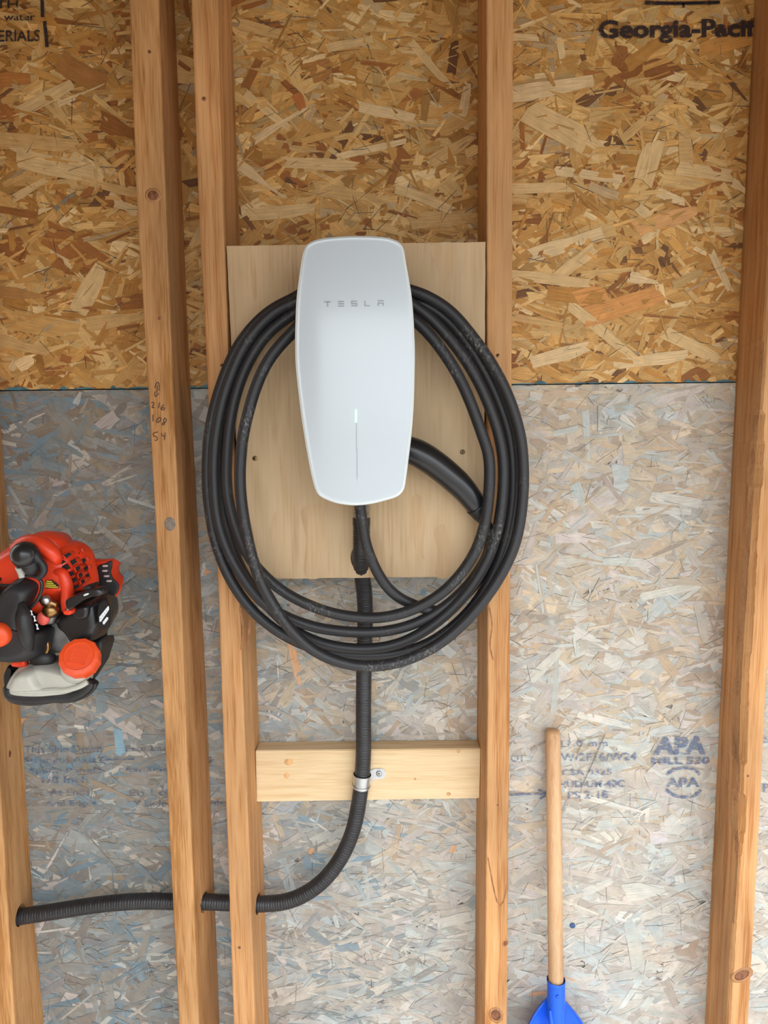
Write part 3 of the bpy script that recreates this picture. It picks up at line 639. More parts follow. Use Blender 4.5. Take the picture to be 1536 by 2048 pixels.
# densify so that the edge is a little rough
pts = []
for i in range(4):
    a, b = np.array(q[i]), np.array(q[(i+1) % 4])
    for k in range(24):
        t = k/24; pts.append(tuple(a+(b-a)*t+rng.normal(0, .00018, 2)))
face = poly_prism('panel', pts, YP, YP+TP, M['ply'], board)
hx = P(722, 1116, YP)
V = []; n = 28                                   # slanted slot for the conduit
for s, dz in ((YP-.02, .0), (YP+TP+.02, -.0)):
    for k in range(n):
        a = 2*math.pi*k/n; rx = .0162; V.append((hx.x+rx*math.cos(a), s, hx.z+(.022 if math.sin(a) > 0 else .0205)*math.sin(a)))
boolean(face, V, [tuple(range(n-1, -1, -1)), tuple(range(n, 2*n))]+[(k, (k+1) % n, n+(k+1) % n, n+k) for k in range(n)])
for (a, b) in ((510, 917), (925, 904)):
    s_ = screw('screw', a, b, YP, 5.0, M['screw'], board)
# heartwood patches of the veneer
def patch(name, outl, Y, mat, parent, t=.00025):
    q_, _ = dense([(P(a, b, Y).x, P(a, b, Y).z) for a, b in outl], 40, True)
    return mesh_obj(name, [(x_, Y-t, z_) for x_, z_ in q_], [tuple(range(len(q_)))], mat, parent)
M['plyheart'] = wood('plywood_figure', (0.66, 0.46, 0.27), (0.60, 0.405, 0.225), (0.49, 0.31, 0.165), grain=(30, 30, 1.2), bump=.1, blotch=.15)
patch('veneer_figure', [(548, 1030), (556, 1022), (562, 1050), (560, 1100), (566, 1150), (548, 1152), (546, 1100), (538, 1070)], YP, M['plyheart'], board)
patch('veneer_figure', [(862, 492), (910, 488), (908, 530), (898, 575), (885, 570), (876, 540)], YP, M['plyheart'], board)
patch('veneer_figure', [(822, 1000), (840, 990), (850, 1040), (846, 1100), (850, 1120), (830, 1100), (825, 1050)], YP, M['plyheart'], board)
patch('veneer_figure', [(500, 515), (508, 512), (514, 560), (512, 600), (505, 590)], YP, M['plyheart'], board)
patch('veneer_figure', [(602, 1020), (640, 1012), (648, 1050), (640, 1120), (646, 1152), (610, 1152), (612, 1080)], YP, M['plyheart'], board)
patch('veneer_figure', [(868, 1060), (890, 1050), (900, 1100), (898, 1152), (872, 1152), (874, 1100)], YP, M['plyheart'], board)

# ---------------------------------------------------------------- the wall charger
YF = -0.192                                      # rim plane of the glass face
ch = empty('wall_charger', P(710, 1008, YP), 'white glass faced car charging box on the plywood board', 'charger')
OUT = [(716, 474), (760, 475), (781, 478), (800, 486), (808, 500), (811, 520), (818, 560), (824, 600), (827.8, 650), (829.7, 700), (829.5, 740), (828, 800), (824, 860), (817, 920), (812, 960), (808, 979),
       (795, 993), (770, 1001), (740, 1008), (712, 1010.5), (690, 1009), (669, 1005), (644, 995), (633, 984), (625, 960), (617, 920), (607, 860), (599, 800), (592.5, 740), (590.7, 700), (591, 660), (593.5, 600), (600, 545), (605, 512), (610, 495), (619, 486), (640, 479), (675, 475.5)]
def scaled(outl, s, cx=710, cy=742): return [(cx+(a-cx)*s, cy+(b-cy)*s) for a, b in outl]
YR = YF
o2 = [(P(a, b, YR).x, P(a, b, YR).z) for a, b in OUT]
q_, _ = dense(o2, 160, True); c_ = q_.mean(0); c_[1] = P(710, 742, YR).z
def rings_mesh(name, prof, mat, parent, inset_by=None, cap=True, close_back=True, smooth=True):
    """prof: list of (inset metres towards the centre, y); uses inward normals so borders stay even"""
    T = np.roll(q_, -1, 0)-np.roll(q_, 1, 0); T /= np.linalg.norm(T, axis=1)[:, None]
    Nn = np.stack([T[:, 1], -T[:, 0]], 1)
    if np.sum(Nn*(c_-q_)) < 0: Nn = -Nn
    V = []; n = len(q_)
    for ins, y in prof:
        for i in range(n):
            if ins <= 0.012: b = q_[i]+Nn[i]*ins
            else:
                a = q_[i]+Nn[i]*0.012; d = c_-a; b = a+d*((ins-.012)/0.060)
            yy = y(b) if callable(y) else y
            V.append((b[0], yy, b[1]))
    m_ = len(prof)
    Fc = [(i*n+k, i*n+(k+1) % n, (i+1)*n+(k+1) % n, (i+1)*n+k) for i in range(m_-1) for k in range(n)]
    if cap: Fc.append(tuple((m_-1)*n+k for k in range(n)))
    if close_back: Fc.append(tuple(range(n-1, -1, -1)))
    return recalc(mesh_obj(name, V, Fc, mat, parent, smooth))
hw = float(np.ptp(q_[:, 0]))/2; hh = float(np.ptp(q_[:, 1]))/2
def bow(b):                                      # gently bowed glass
    u = (b[0]-c_[0])/hw; v_ = (b[1]-c_[1])/hh
    return YF-.0095*(1-min(1, u*u))*(1-.25*v_*v_)-.007*(1-min(1, v_*v_))
def glass_mat():
    m, N, L, B_ = newmat('white_backed_glass')
    B_.inputs['Base Color'].default_value = (0.56, 0.63, 0.69, 1); B_.inputs['Roughness'].default_value = 0.35
    B_.inputs['Coat Weight'].default_value = 1.0; B_.inputs['Coat Roughness'].default_value = 0.16; B_.inputs['Coat IOR'].default_value = 1.5
    return m
M['glass'] = glass_mat()
M['glass_edge'] = plain('glass_border', (0.70, 0.76, 0.77), 0.15, coat=1.0)
M['charger_rim'] = plain('charger_rim', (0.05, 0.06, 0.065), 0.35)
M['charger_body'] = plain('charger_body_grey', (0.045, 0.047, 0.05), 0.5)
def yo(dy): return lambda b: bow(b)+dy
prof = [(0.0022, yo(.0055)), (0.0006, yo(.004)), (0.0, yo(.0022)), (0.0010, yo(.0004)), (0.0036, yo(-.0004))]
rings_mesh('glass_border', prof, M['glass_edge'], ch, cap=False, close_back=False)
prof = [(0.0036, yo(-.0004)), (.0046, yo(-.0001)), (.0075, yo(0)), (.012, yo(0))]+[(.012+.060*t, yo(0)) for t in (.12, .25, .4, .55, .7, .85, .97, .999)]
rings_mesh('glass_face', prof, M['glass'], ch, cap=True, close_back=False)
rings_mesh('rim', [(.012, yo(.012)), (.0016, yo(.011)), (.0004, yo(.0085)), (.0006, yo(.0062)), (.003, yo(.0056)), (.02, yo(.0056))], M['charger_rim'], ch)
rings_mesh('housing', [(.026, YP-.0005), (.020, YP-.006), (.018, -.155), (.015, -.172), (.010, yo(.013)), (.010, yo(.0125))], M['charger_body'], ch)
# logo, built as flat bars a hair above the glass
M['logo'] = plain('logo_grey', (0.30, 0.32, 0.34), 0.35)
def on_glass(px, py, lift=.0004):
    Y = YF
    for _ in range(6):
        p = P(px, py, Y); Y = bow((p.x, p.z))-lift
    return P(px, py, Y)
def bars(name, rects, mat, parent, lift=.0004):
    V = []; Fc = []
    for (x0, y0, x1, y1) in rects:
        b = len(V); nx = 4
        for k in range(nx+1):
            x_ = x0+(x1-x0)*k/nx
            V += [tuple(on_glass(x_, y0-(x_-709)*.004, lift)), tuple(on_glass(x_, y1-(x_-709)*.004, lift))]
        for k in range(nx): Fc.append((b+2*k, b+2*k+1, b+2*k+3, b+2*k+2))
    return mesh_obj(name, V, Fc, mat, parent)
t_ = 2.0
LG = [(648.5, 602.5, 661.5, 604.5), (654.2, 604.5, 656.4, 613.5),
      (676, 602, 688, 603.8), (676, 606.6, 688, 608.4), (676, 611.2, 688, 613),
      (702.5, 601.4, 714.5, 603.2), (702.5, 601.4, 704.4, 607.6), (702.5, 606.2, 714.5, 608), (712.6, 606.2, 714.5, 612.4), (702.5, 610.8, 714.5, 612.6),
      (728.8, 601.4, 730.8, 612.4), (728.8, 610.6, 740, 612.4),
      (755.5, 600.8, 767.5, 602.6), (755.5, 605.4, 767.5, 607.2), (755.5, 605.4, 757.4, 611.9), (765.6, 605.4, 767.5, 611.9)]
bars('logo', LG, M['logo'], ch)
M['slot'] = plain('light_slot_off', (0.42, 0.47, 0.49), 0.3)
bars('light_slot', [(712.2, 846, 713.8, 900), (713.4, 898, 715, 958)], M['slot'], ch, .0005)
M['led'] = plain('green_status_light', (0.6, 1, 0.8), 0.4, emis=(0.26, 1.0, 0.46), estr=2.2)
bars('status_light', [(710.4, 819, 713.2, 845)], M['led'], ch, .0009)

# ---------------------------------------------------------------- charging cable with its plug
cab = empty('charging_cable', P(729, 1333, -.13), 'thick black charging cable looped around the white charger, plug parked at its right side', 'cable')
def pp(lst, y0, y1=None):
    y1 = y0 if y1 is None else y1; n = len(lst); return [(a, b, y0+(y1-y0)*i/max(1, n-1)) for i, (a, b) in enumerate(lst)]
top_n = lambda h: [(800, h+10), (760, h-12), (710, h-20), (660, h-12), (622, h+8)]
path = []
path += pp([(719, 985), (720, 1014), (725, 1048), (732, 1090), (745, 1124), (759, 1153), (780, 1181), (803, 1199), (840, 1214), (880, 1224)], -.150, -.116)
path += pp([(925, 1196), (968, 1142), (998, 1080), (1014, 1014), (1019, 930), (1006, 845), (975, 775), (936, 712), (895, 662), (858, 634), (830, 620)], -.112, -.118)
path += pp(top_n(596), -.120, -.126)
path += pp([(592, 625), (562, 644), (530, 673), (503, 713), (480, 763), (463, 827), (455, 896), (453, 964), (459, 1010), (474, 1062), (498, 1115), (530, 1152), (562, 1180)], -.128, -.135)
path += pp([(608, 1206), (663, 1226), (717, 1235), (767, 1235), (813, 1224), (850, 1208), (890, 1181), (927, 1141), (954, 1096), (972, 1037)], -.137, -.148)
path += pp([(979, 968), (978, 910), (968, 880), (945, 815), (918, 754), (890, 709), (863, 673), (832, 642)], -.150, -.150)
path += pp(top_n(612), -.150, -.156)
path += pp([(592, 658), (562, 688), (535, 723), (512, 773), (496, 827), (485, 878), (480, 941), (482, 995), (490, 1050), (503, 1110), (522, 1165), (549, 1214)], -.158, -.163)
path += pp([(580, 1258), (622, 1298), (672, 1322), (726, 1333), (785, 1328), (836, 1311), (884, 1284), (930, 1244), (973, 1194), (1009, 1137), (1032, 1082), (1044, 1014)], -.163, -.146)
path += pp([(1047, 946), (1041, 873), (1018, 796), (986, 732), (948, 677), (904, 625), (863, 597), (828, 582)], -.145, -.138)
path += pp(top_n(566), -.136, -.124)
path += pp([(592, 595), (553, 613), (517, 641), (480, 686), (453, 741), (430, 810), (417, 880), (414, 960), (419, 1020), (430, 1080), (450, 1137), (480, 1190), (517, 1233), (562, 1267)], -.122, -.112)
path += pp([(608, 1290), (653, 1304), (717, 1311), (785, 1308), (845, 1292), (895, 1262), (941, 1219), (975, 1170), (1003, 1110), (1022, 1030)], -.112, -.122)
path += pp([(1027, 946), (1018, 865), (990, 785), (952, 713), (912, 657), (870, 620), (828, 603)], -.124, -.128)
path += pp(top_n(584), -.118, -.112)
path += pp([(592, 611), (562, 624), (527, 654), (496, 696), (469, 756), (448, 820), (440, 896), (440, 964), (448, 1037), (468, 1105), (497, 1163), (545, 1222), (590, 1262)], -.106, -.116)
path += pp([(648, 1288), (717, 1298), (781, 1292), (836, 1270), (890, 1231), (935, 1184), (968, 1132), (990, 1078), (1003, 1014)], -.122, -.138)
path += pp([(1007, 930), (995, 860), (965, 780), (930, 718), (890, 666), (855, 630), (829, 613)], -.138, -.140)
path += pp(top_n(580), -.142, -.134)
path += pp([(592, 604), (558, 618), (523, 647), (490, 690), (463, 748), (442, 815), (430, 890), (428, 960), (435, 1037), (455, 1100), (484, 1152), (520, 1200), (562, 1229)], -.132, -.126)
path += pp([(608, 1248), (653, 1259), (722, 1265), (781, 1261), (836, 1245), (882, 1219), (925, 1183), (958, 1142), (978, 1105), (982, 1075), (972, 1046), (958, 1020)], -.124, -.122)
pw3 = [tuple(P(a, b, y)) for a, b, y in path]
q3, L3 = dense(pw3, 1500); q3 = smooth_path(q3, 10)
v, f = sweep(q3, .0082, 14)
recalc(mesh_obj('cord', v, f, M['rubber'], cab, True))
# plug (charging handle): grip tapering from the holster to the cable
hp = [(700, 872, -.125), (770, 888, -.128), (825, 902, -.130), (860, 921, -.131), (895, 948, -.131), (925, 976, -.130), (946, 1002, -.128), (960, 1022, -.125)]
hq, _ = dense([tuple(P(a, b, y)) for a, b, y in hp], 50)
v, f = sweep(hq, np.interp(np.linspace(0, 1, 50), [0, .3, .5, .75, .93, .97, 1], [.018, .0195, .0205, .0195, .0165, .0155, .0125]), 24)
plug = recalc(mesh_obj('charging_plug', v, f, M['black_gloss'], cab, True))
hc, _ = dense([tuple(P(a, b, y)) for a, b, y in ((952, 1012, -.1275), (962, 1026, -.125), (970, 1042, -.1235))], 14)
v, f = sweep(hc, np.interp(np.linspace(0, 1, 14), [0, .6, 1], [.0165, .014, .0092]), 20); recalc(mesh_obj('strain_relief', v, f, M['dark'], plug, True))

# ---------------------------------------------------------------- flexible conduit
con = empty('flexible_conduit', P(710, 1600, YC), 'black ribbed flexible conduit running from the charger down and through the left studs', 'conduit')
cp = [(723, 1036, -.1045), (723, 1070, -.1040), (723, 1100, -.1015), (722, 1125, -.088), (724, 1150, -.070), (728, 1180, -.056), (730, 1212, -.0508), (730, 1260, -.0505), (728, 1330, -.050), (727, 1420, -.050), (727, 1500, -.050), (724, 1555, -.050),
      (717, 1610, -.050), (706, 1660, -.050), (686, 1708, -.050), (655, 1752, -.050), (618, 1783, -.050), (575, 1802, -.049), (520, 1808, YC), (450, 1805, YC), (380, 1803, YC), (343, 1803, YC), (300, 1802, YC), (250, 1804, YC), (190, 1810, YC), (120, 1821, YC), (50, 1832, YC), (-60, 1850, YC), (-200, 1870, YC)]
cq, Lc = dense([tuple(P(a, b, y)) for a, b, y in cp], 1700); cq = smooth_path(cq, 40)
s = np.linspace(0, Lc, 1700); ph = (s/0.0046) % 1.0
rr = .0125+np.where(ph < .72, .0005, -.0001)*1.0
v, f = sweep(cq, rr, 20)
recalc(mesh_obj('jacket', v, f, M['dark'] if False else None, con, True)); jk = con.children[0]
M['jacket'] = plain('conduit_jacket', (0.024, 0.024, 0.027), 0.42, noise=0.3, nscale=60); jk.data.materials.append(M['jacket'])
mq, Lm = dense([tuple(P(a, b, y)) for a, b, y in ((723, 985, -.1050), (723, 1010, -.1048), (723, 1035, -.1045), (723, 1052, -.1042))], 160)
s = np.linspace(0, Lm, 160); v, f = sweep(mq, 0.0113+.0014*np.sin(s/0.0030*2*math.pi), 20)
o = recalc(mesh_obj('metal_core', v, f, M['spiral'], con, True)); o['label'] = 'bare ribbed metal core above the cut jacket'
v, f = sweep(cq[:14], .0134, 20); recalc(mesh_obj('cut_sleeve', v, f, M['jacket'], con, True))
# strap
stp = empty('conduit_strap', P(724, 1562, -.05), 'small galvanised one hole strap holding the conduit to the pale board', 'clamp')
i0 = int(np.argmin(np.abs(cq[:, 2]-P(724, 1549, -.05).z))); i1 = int(np.argmin(np.abs(cq[:, 2]-P(722, 1575, -.05).z)))
v, f = sweep(cq[i0:i1], .0145, 28, caps=False); band = recalc(mesh_obj('band', v, f, M['steel'], stp, True))
for (ia) in (i0, i1-6):
    v, f = sweep(cq[ia:ia+6], .0152, 28, caps=False); recalc(mesh_obj('band_edge', v, f, M['steel'], stp, True))
tb = [(738, 1541), (748, 1537), (764, 1536), (771, 1541), (771, 1552), (766, 1557), (748, 1557), (742, 1566), (734, 1572), (733, 1548)]
tabo = poly_prism('tab', [(P(a, b, YB).x, P(a, b, YB).z) for a, b in tb], YB-.0022, YB, M['steel'], stp, .0004)
disc('screw', 758, 1547, YB-.0022, 6.2, M['steel'], stp, .0025)
strokes('screw_recess', [[(755, 1547), (761, 1547)], [(758, 1544), (758, 1550)]], 1.5, M['screwdark'], stp, YB-.0049, n=3)

# ---------------------------------------------------------------- trimmer engine (hangs at the left)
S = 5.388
def g(*pts): return [(a/S, 1040+b/S) for a, b in pts]
en = empty('trimmer_engine', P(100, 1400, -.19), 'orange and black trimmer engine with white fuel tank hanging at the left edge', 'engine')
Ye = -.17
pillow('inner_block', g((100, 700), (600, 650), (1000, 800), (1150, 900), (1140, 1400), (1030, 1680), (950, 1660), (700, 1400), (400, 1500), (60, 1400)), Ye, .06, .02, M['engine_black'], en, rnd=.3)
cov = pillow('engine_cover', g((-260, 560), (-160, 470), (0, 385), (140, 275), (270, 215), (420, 200), (560, 215), (740, 215), (850, 225), (940, 270), (1005, 345), (1030, 450), (1062, 690), (900, 745), (810, 790), (740, 870), (705, 1000), (560, 1000), (450, 900), (0, 720), (-240, 700)), Ye-.02, .05, .050, M['red'], en, n=110, rnd=.42, rings=9)
pillow('cover_fin', g((300, 200), (400, 135), (520, 115), (620, 138), (700, 190), (745, 260), (765, 320), (700, 330), (620, 300), (500, 290), (380, 260)), Ye-.035, .03, .022, M['red'], en, rnd=.3)
tube('cover_rib', [P(a, b, y) for (a, b), y in zip(g((150, 300), (260, 250), (400, 250), (510, 310), (590, 390), (625, 450)), (-.225, -.235, -.24, -.243, -.243, -.236))], [.006, .009, .011, .011, .010, .006], M['red'], en)
tube('cover_rib', [P(a, b, y) for (a, b), y in zip(g((600, 560), (670, 570), (710, 660), (730, 760), (720, 860), (705, 970)), (-.236, -.243, -.244, -.242, -.238, -.225))], [.004, .007, .008, .008, .007, .005], M['red'], en)
# vent lattice: solid tiles coloured dark as the shade inside openings, red frames around
def cover_Y(a, b): return Ye-.02-.0515
vents = [[(690, 375), (745, 350), (775, 372), (722, 410)], [(640, 455), (680, 430), (712, 450), (668, 478)], [(757, 440), (805, 415), (832, 455), (785, 490)], [(670, 495), (725, 470), (755, 520), (700, 548)],
         [(815, 510), (850, 490), (870, 520), (835, 555)], [(730, 570), (780, 548), (805, 590), (750, 612)], [(848, 580), (875, 562), (892, 600), (862, 622)], [(765, 635), (815, 612), (835, 655), (785, 685)],
         [(872, 650), (900, 632), (915, 665), (888, 688)], [(790, 715), (835, 685), (855, 722), (805, 755)], [(830, 355), (855, 350), (868, 390), (845, 400)], [(880, 420), (905, 415), (918, 455), (893, 465)],
         [(905, 500), (930, 495), (942, 535), (918, 545)], [(925, 580), (948, 575), (958, 610), (938, 618)], [(870, 300), (900, 310), (905, 350), (885, 345)], [(930, 390), (955, 400), (962, 440), (942, 435)], [(948, 480), (975, 490), (980, 525), (960, 520)]]
for i, vq in enumerate(vents):
    Yv = Ye-.062 if i < 10 else Ye-.045
    vv = g(*vq); cxv = sum(a for a, b in vv)/4; cyv = sum(b for a, b in vv)/4
    if i < 10:
        fr_ = [(cxv+(a-cxv)*1.35, cyv+(b-cyv)*1.35) for a, b in vv]
        pillow('vent_frame', fr_, Yv, .020, .0045, M['red'], en, rnd=.14, rings=3, smooth_outline=False)
        pillow('vent_opening', [(cxv+(a-cxv)*1.02, cyv+(b-cyv)*1.02) for a, b in vv], Yv-.0035, .002, .0022, M['void'], en, rnd=.1, rings=3, smooth_outline=False)
    else:
        pillow('vent_opening', vv, Yv, .004, .002, M['redmatte'] if i > 13 else M['void'], en, n=16, rnd=.3, rings=3)
pillow('muffler_guard', g((1020, 440), (1120, 420), (1225, 415), (1243, 440), (1215, 530), (1235, 615), (1295, 680), (1300, 760), (1250, 830), (1190, 848), (1140, 800), (1060, 700)), Ye+.015, .03, .012, M['red'], en, rnd=.12)
pillow('guard_plate', g((1055, 505), (1130, 465), (1212, 440), (1195, 540), (1220, 625), (1282, 690), (1278, 760), (1235, 815), (1180, 825), (1090, 740), (1060, 640)), Ye+.002, .004, .003, M['engine_black'], en, rnd=.08)
for (a, b) in ((1134, 494), (1132, 547), (1150, 604), (1176, 657)):
    pillow('guard_slot', g((a-28, b-8), (a+24, b-10), (a+30, b), (a+24, b+10), (a-26, b+10)), Ye-.0025, .001, .001, M['paleslot'], en, n=14, rnd=.2, rings=3)
hs = pillow('starter_housing', g((690, 1000), (760, 960), (860, 900), (1000, 850), (1150, 790), (1185, 850), (1205, 960), (1208, 1060), (1180, 1160), (1130, 1235), (1040, 1285), (950, 1310), (870, 1285), (790, 1170), (700, 1090)), Ye-.030, .05, .040, M['black_gloss'], en, n=90, rnd=.4, rings=8)
pillow('starter_boss', g((800, 960), (900, 900), (1000, 900), (1000, 1010), (950, 1060), (860, 1060), (800, 1020)), Ye-.062, .02, .014, M['black_gloss'], en, rnd=.45)
pillow('starter_handle', g((725, 870), (760, 830), (900, 762), (1010, 725), (1130, 712), (1160, 780), (1050, 805), (930, 850), (850, 905), (775, 962), (740, 940)), Ye-.085, .02, .012, M['black_gloss'], en, rnd=.25)
pillow('handle_bump', g((910, 730), (950, 695), (1000, 690), (1020, 725), (960, 745)), Ye-.080, .02, .010, M['engine_black'], en, rnd=.4)
disc('printed_mark', *g((928, 803))[0], Ye-.098, 6, M['white'], en, .0004, .35, rotd=-70)
badge = pillow('badge', g((1085, 890), (1140, 850), (1180, 900), (1195, 1000), (1190, 1100), (1160, 1165), (1115, 1170), (1078, 1100), (1062, 1000)), Ye-.067, .008, .0045, M['void'], en, rnd=.1)
def decal(name, quad, Y, mat, par):
    vs = [tuple(P(a, b, Y)) for a, b in quad]; return mesh_obj(name, vs, [tuple(range(len(vs)))], mat, par)
decal('badge_bar', g((1070, 1045), (1160, 932), (1174, 928), (1176, 965), (1088, 1095), (1072, 1098)), Ye-.0722, M['white'], badge)
decal('badge_bar', g((1106, 1100), (1150, 1045), (1167, 1050), (1166, 1070), (1122, 1128), (1108, 1120)), Ye-.0722, M['white'], badge)
for k in range(4):
    a0 = g((1085+k*21, 1062-k*27))[0]; disc('badge_letter', a0[0], a0[1], Ye-.0722, 1.5, M['greym'], badge, .0002, .5, n=8, rotd=40)
pillow('choke_lever', g((705, 960), (790, 955), (805, 990), (770, 1015), (710, 1005)), Ye-.080, .01, .008, M['red'], en, n=30, rnd=.4)
disc('bolt', *g((740, 950))[0], Ye-.088, 4, M['steel'], en, .003)
pillow('air_cleaner_cover', g((-220, 600), (-60, 590), (60, 585), (95, 590), (60, 650), (90, 690), (160, 680), (230, 620), (290, 585), (390, 600), (470, 640), (490, 700), (460, 790), (420, 880), (400, 960), (410, 1060), (440, 1140), (560, 1165), (582, 1210), (545, 1390), (450, 1465), (280, 1500), (0, 1485), (-220, 1480)), Ye-.055, .06, .040, M['engine_black'], en, n=110, rnd=.3, rings=8)
tube('cover_ridge', [P(a, b, y) for (a, b), y in zip(g((230, 900), (255, 1000), (265, 1120), (290, 1250), (320, 1400)), (-.262, -.266, -.268, -.266, -.258))], [.004, .009, .010, .009, .005], M['engine_black'], en)
tube('cover_ridge', [P(a, b, y) for (a, b), y in zip(g((0, 700), (80, 705), (170, 690), (250, 620), (300, 600), (400, 620), (450, 680), (440, 780), (390, 880), (300, 965)), (-.255,)*10)], .0022, M['black_gloss'], en)
disc('cover_knob', *g((5, 1228))[0], Ye-.094, 25, M['cap'], en, .012, n=32)
for (a, b, s_, rd) in ((340, 1000, 5, -50), (372, 1062, 6, -60), (400, 1150, 6, -50)):
    c0 = g((a, b))[0]
    decal('printed_mark', [(c0[0]-s_*.6, c0[1]-s_), (c0[0]+s_*.3, c0[1]-s_*.8), (c0[0]+s_*.2, c0[1]), (c0[0]+s_*.7, c0[1]+s_*.9), (c0[0]-s_*.2, c0[1]+s_), (c0[0]-s_*.1, c0[1])], Ye-.0965, M['white'], en)
def ball(name, c, r, mat, parent, sc_=(1, 1, 1), n=24):
    bm = bmesh.new(); bmesh.ops.create_uvsphere(bm, u_segments=n, v_segments=n//2, radius=r)
    V = [(c[0]+v_.co.x*sc_[0], c[1]+v_.co.y*sc_[1], c[2]+v_.co.z*sc_[2]) for v_ in bm.verts]; bm.verts.index_update(); Fc = [[v_.index for v_ in f2.verts] for f2 in bm.faces]; bm.free()
    return mesh_obj(name, V, Fc, mat, parent, True)
ball('spark_plug_boot', P(*g((270, 375))[0], -.262), .0175, M['black_gloss'], en)
tube('boot_collar', [P(a, b, -.258) for a, b in g((250, 400), (300, 440), (330, 500), (290, 530))], [.014, .016, .013, .010], M['engine_black'], en)
tube('ignition_lead', [P(a, b, -.262) for a, b in g((330, 340), (400, 410), (455, 470), (475, 540), (440, 600), (400, 620))], [.009, .007, .0045, .0045, .0045, .004], M['engine_black'], en)
tube('plug_insulator', [P(a, b, -.255) for a, b in g((195, 500), (225, 560), (245, 620))], .0045, M['tank'], en, n=10)
yl = decal('warning_label', g((488, 655), (560, 645), (580, 660), (628, 700), (632, 735), (485, 738)), Ye-.0722, M['void'], en)
for k, (x0, x1) in enumerate(((500, 560), (492, 575), (490, 600), (488, 622))):
    yy = 655+k*20; decal('label_line', g((x0, yy), (x1, yy+4), (x1+6, yy+14), (x0-2, yy+11)), Ye-.0726, M['yellow'], yl)
pillow('carburetor', g((430, 800), (480, 750), (540, 800), (600, 900), (600, 1050), (560, 1120), (460, 1100), (420, 950)), Ye-.060, .03, .006, M['greym'], en, rnd=.3)
tube('carburetor_shaft', [P(a, b, -.242) for a, b in g((455, 830), (500, 870), (560, 895), (620, 915))], [.006, .008, .006, .004], M['brass'], en, n=16)
ball('throttle_barrel', P(*g((545, 975))[0], -.243), .011, M['brass'], en, (1, .8, .9)); ball('chrome_button', P(*g((500, 860))[0], -.248), .0065, M['steel'], en)
ball('primer_bulb', P(*g((465, 1060))[0], -.242), .0085, M['pink'], en, (1, .7, 1.1))
pillow('mount_plate', g((570, 1100), (700, 1080), (770, 1180), (800, 1300), (760, 1400), (560, 1420), (540, 1300)), Ye-.04, .02, .008, M['greym'], en, rnd=.2)
pillow('lower_guard', g((1000, 1290), (1130, 1245), (1155, 1300), (1150, 1360), (1100, 1520), (1040, 1690), (960, 1660), (900, 1400)), Ye-.02, .04, .015, M['engine_black'], en, rnd=.3)
tank = pillow('fuel_tank', g((100, 1790), (130, 1700), (190, 1610), (260, 1555), (380, 1545), (480, 1525), (600, 1540), (760, 1580), (940, 1620), (985, 1680), (985, 1750), (840, 1830), (640, 1860), (400, 1870), (160, 1850)), Ye-.060, .06, .022, M['tank'], en, n=96, rnd=.30, rings=9)
tube('tank_seam', [P(a, b, -.252) for a, b in g((135, 1812), (180, 1830), (260, 1838), (450, 1845), (580, 1832), (700, 1835), (850, 1795), (940, 1745))], .0038, M['tank'], tank, n=80)
pillow('tank_base', g((60, 1645), (105, 1560), (135, 1600), (110, 1720), (130, 1800), (260, 1850), (560, 1850), (640, 1850), (800, 1820), (960, 1740), (1005, 1690), (1038, 1745), (1015, 1830), (900, 1915), (760, 1955), (600, 1955), (400, 1985), (200, 1970), (95, 1925), (70, 1860), (62, 1760)), Ye-.045, .05, .008, M['engine_black'], en, n=110, rnd=.06)
tube('base_skirt', [P(a, b, -.243) for a, b in g((108, 1800), (120, 1870), (190, 1903), (400, 1922), (580, 1900), (640, 1898), (780, 1895), (890, 1855), (968, 1790), (995, 1740))], .0088, M['engine_black'], en, n=90)
tube('base_lip', [P(a, b, -.248) for a, b in g((78, 1860), (110, 1925), (220, 1962), (400, 1972), (570, 1944), (620, 1944), (780, 1942), (900, 1905), (1000, 1830), (1030, 1760))], .0026, M['black_gloss'], en, n=80)
tube('tank_neck', [tuple(cc0) for cc0 in (P(*g((835, 1600))[0], -.240), P(*g((840, 1560))[0], -.250))], .021, M['tank'], tank, n=6, seg=24)
pillow('tank_shoulder', g((150, 1800), (190, 1660), (270, 1590), (380, 1575), (440, 1600), (470, 1680), (520, 1790), (350, 1815)), Ye-.070, .03, .022, M['tank'], tank, n=60, rnd=.5, rings=7)
ball('fuel_grommet', P(*g((460, 1490))[0], -.232), .015, M['engine_black'], en, (1.2, .8, .8))
tube('fuel_line', [P(a, b, -.235) for a, b in g((480, 1500), (495, 1440), (520, 1370), (500, 1300))], .0032, M['brass'], en, n=20)
tube('clip', [P(a, b, -.238) for a, b in g((150, 1530), (220, 1540), (280, 1530))], .006, M['red'], en, n=14)
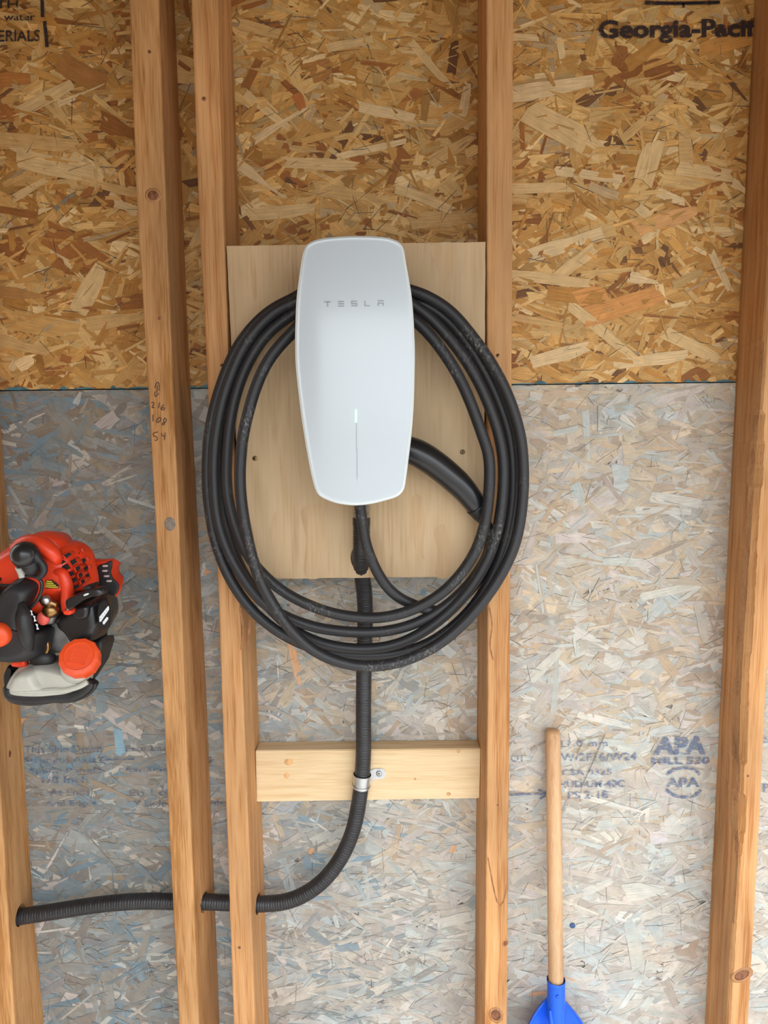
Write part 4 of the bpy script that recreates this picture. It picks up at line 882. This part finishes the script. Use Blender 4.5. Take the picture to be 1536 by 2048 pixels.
# fuel cap: twelve sided, tipped toward the camera and up
cc = P(*g((850, 1470))[0], -.262); ax = Vector((.22, -.80, .55)).normalized(); qr = Vector((0, 0, 1)).rotation_difference(ax)
V = []; n = 24
for r_, h in ((.020, -.028), (.0240, -.022), (.0248, -.004), (.0236, 0.0), (.0185, .0012), (.0178, .0002), (.0001, .0002)):
    for k in range(n):
        a = 2*math.pi*k/n; rr_ = r_*(1.04 if (k//1) % 2 == 0 and r_ > .0195 else 1.0)
        V.append(tuple(cc+qr @ Vector((rr_*math.cos(a), rr_*math.sin(a), h))))
capo = recalc(mesh_obj('fuel_cap', V, [(i*n+k, i*n+(k+1) % n, (i+1)*n+(k+1) % n, (i+1)*n+k) for i in range(6) for k in range(n)]+[tuple(range(n-1, -1, -1))], M['cap'], en))
def capbar(u0, v0, u1, v1):
    V = []
    for h in (.0004, .0014):
        for (u_, v_) in ((u0, v0), (u1, v0), (u1, v1), (u0, v1)): V.append(tuple(cc+qr @ Vector((u_, v_, h))))
    recalc(mesh_obj('cap_emblem', V, [(3, 2, 1, 0), (4, 5, 6, 7), (0, 1, 5, 4), (1, 2, 6, 5), (2, 3, 7, 6), (3, 0, 4, 7)], M['cap'], capo))
for r_ in ((-.012, .009, .010, .0105), (-.012, -.010, -.0105, .009), (-.012, -.010, .010, -.0085), (.0085, -.010, .010, .009), (-.006, .002, .005, .0035), (-.006, -.003, .005, -.0015), (-.006, -.007, .005, -.0055)): capbar(*r_)
tube('drive_shaft', [P(-40, 1225, -.20), P(-300, 1200, -.16)], .014, M['steel'], en, n=6)

# ---------------------------------------------------------------- little shovel leaning on the wall
sh = empty('toy_shovel', P(1110, 2300, -.03), 'small shovel with round wooden handle and blue plastic blade leaning below the printed marks', 'shovel')
ht = P(1106, 1462, -.020); hb = P(1112, 1985, -.060)
hd = (np.array(hb)-np.array(ht))
q_h = np.array([np.array(ht)+hd*t for t in np.linspace(-.004, 1.03, 60)])
rh = np.full(60, .0130); rh[0] = .0112; rh[1] = .0124; rh[2] = .0129
rh = rh*np.linspace(.95, 1.0, 60)
v, f = sweep(q_h, rh, 24); recalc(mesh_obj('handle', v, f, M['handlewood'], sh, True))
# the straight handle is slightly tapered; socket
dirv = hd/np.linalg.norm(hd)
s0 = np.array(P(1112, 1958, -.0585)); 
qs = np.array([s0+dirv*t for t in np.linspace(0, .085, 30)])
v, f = sweep(qs, np.interp(np.linspace(0, 1, 30), [0, .04, .1, .8, 1], [.0155, .0160, .0152, .0150, .012]), 28, caps=False)
sock = recalc(mesh_obj('socket', v, f, M['blue'], sh, True))
disc('rivet', 1115, 1993, -.0755, 3.6, M['blue'], sock, .0022)
# blade: domed spoon, wide shoulders, standing below the frame
V = []; Fc = []; nu, nv = 25, 26
bt = np.array(P(1113, 2010, -.060))
for j in range(nv):
    t = j/(nv-1); zz = bt[2]-t*.20
    wv = .060*(.16+.84*min(1, math.sin(min(1, t/.36)*math.pi/2)**.85))*(1 if t < .7 else math.sqrt(max(.001, 1-((t-.7)/.31)**2)))
    for side in (0, 1):
        for i in range(nu):
            u_ = -1+2*i/(nu-1)
            y_ = bt[1]+.004-.030*t*0.8-(.016*(u_*u_))*min(1, t*4)+(.0035 if side else 0)
            rim_ = -.003 if abs(u_) > .93 and not side else 0
            V.append((bt[0]+u_*wv, y_+rim_+.012, zz))
for j in range(nv-1):
    for side in (0, 1):
        for i in range(nu-1):
            a = j*2*nu+side*nu+i; Fc.append((a, a+1, a+2*nu+1, a+2*nu))
    for i in (0, nu-1):
        a = j*2*nu+i; Fc.append((a, a+nu, a+3*nu, a+2*nu))
for j in (0, nv-1):
    for i in range(nu-1):
        a = j*2*nu+i; Fc.append((a, a+1, a+nu+1, a+nu))
recalc(mesh_obj('blade', V, Fc, M['blue'], sh, True))
for (a0, a1) in (((1100, 2020), (1108, 2085)), ((1117, 2030), (1118, 2090)), ((1127, 2020), (1122, 2085))):
    tube('blade_rib', [P(*a0, -.072), P((a0[0]+a1[0])/2, (a0[1]+a1[1])/2, -.074), P(*a1, -.072)], [.002, .005, .002], M['blue'], sh, n=14)
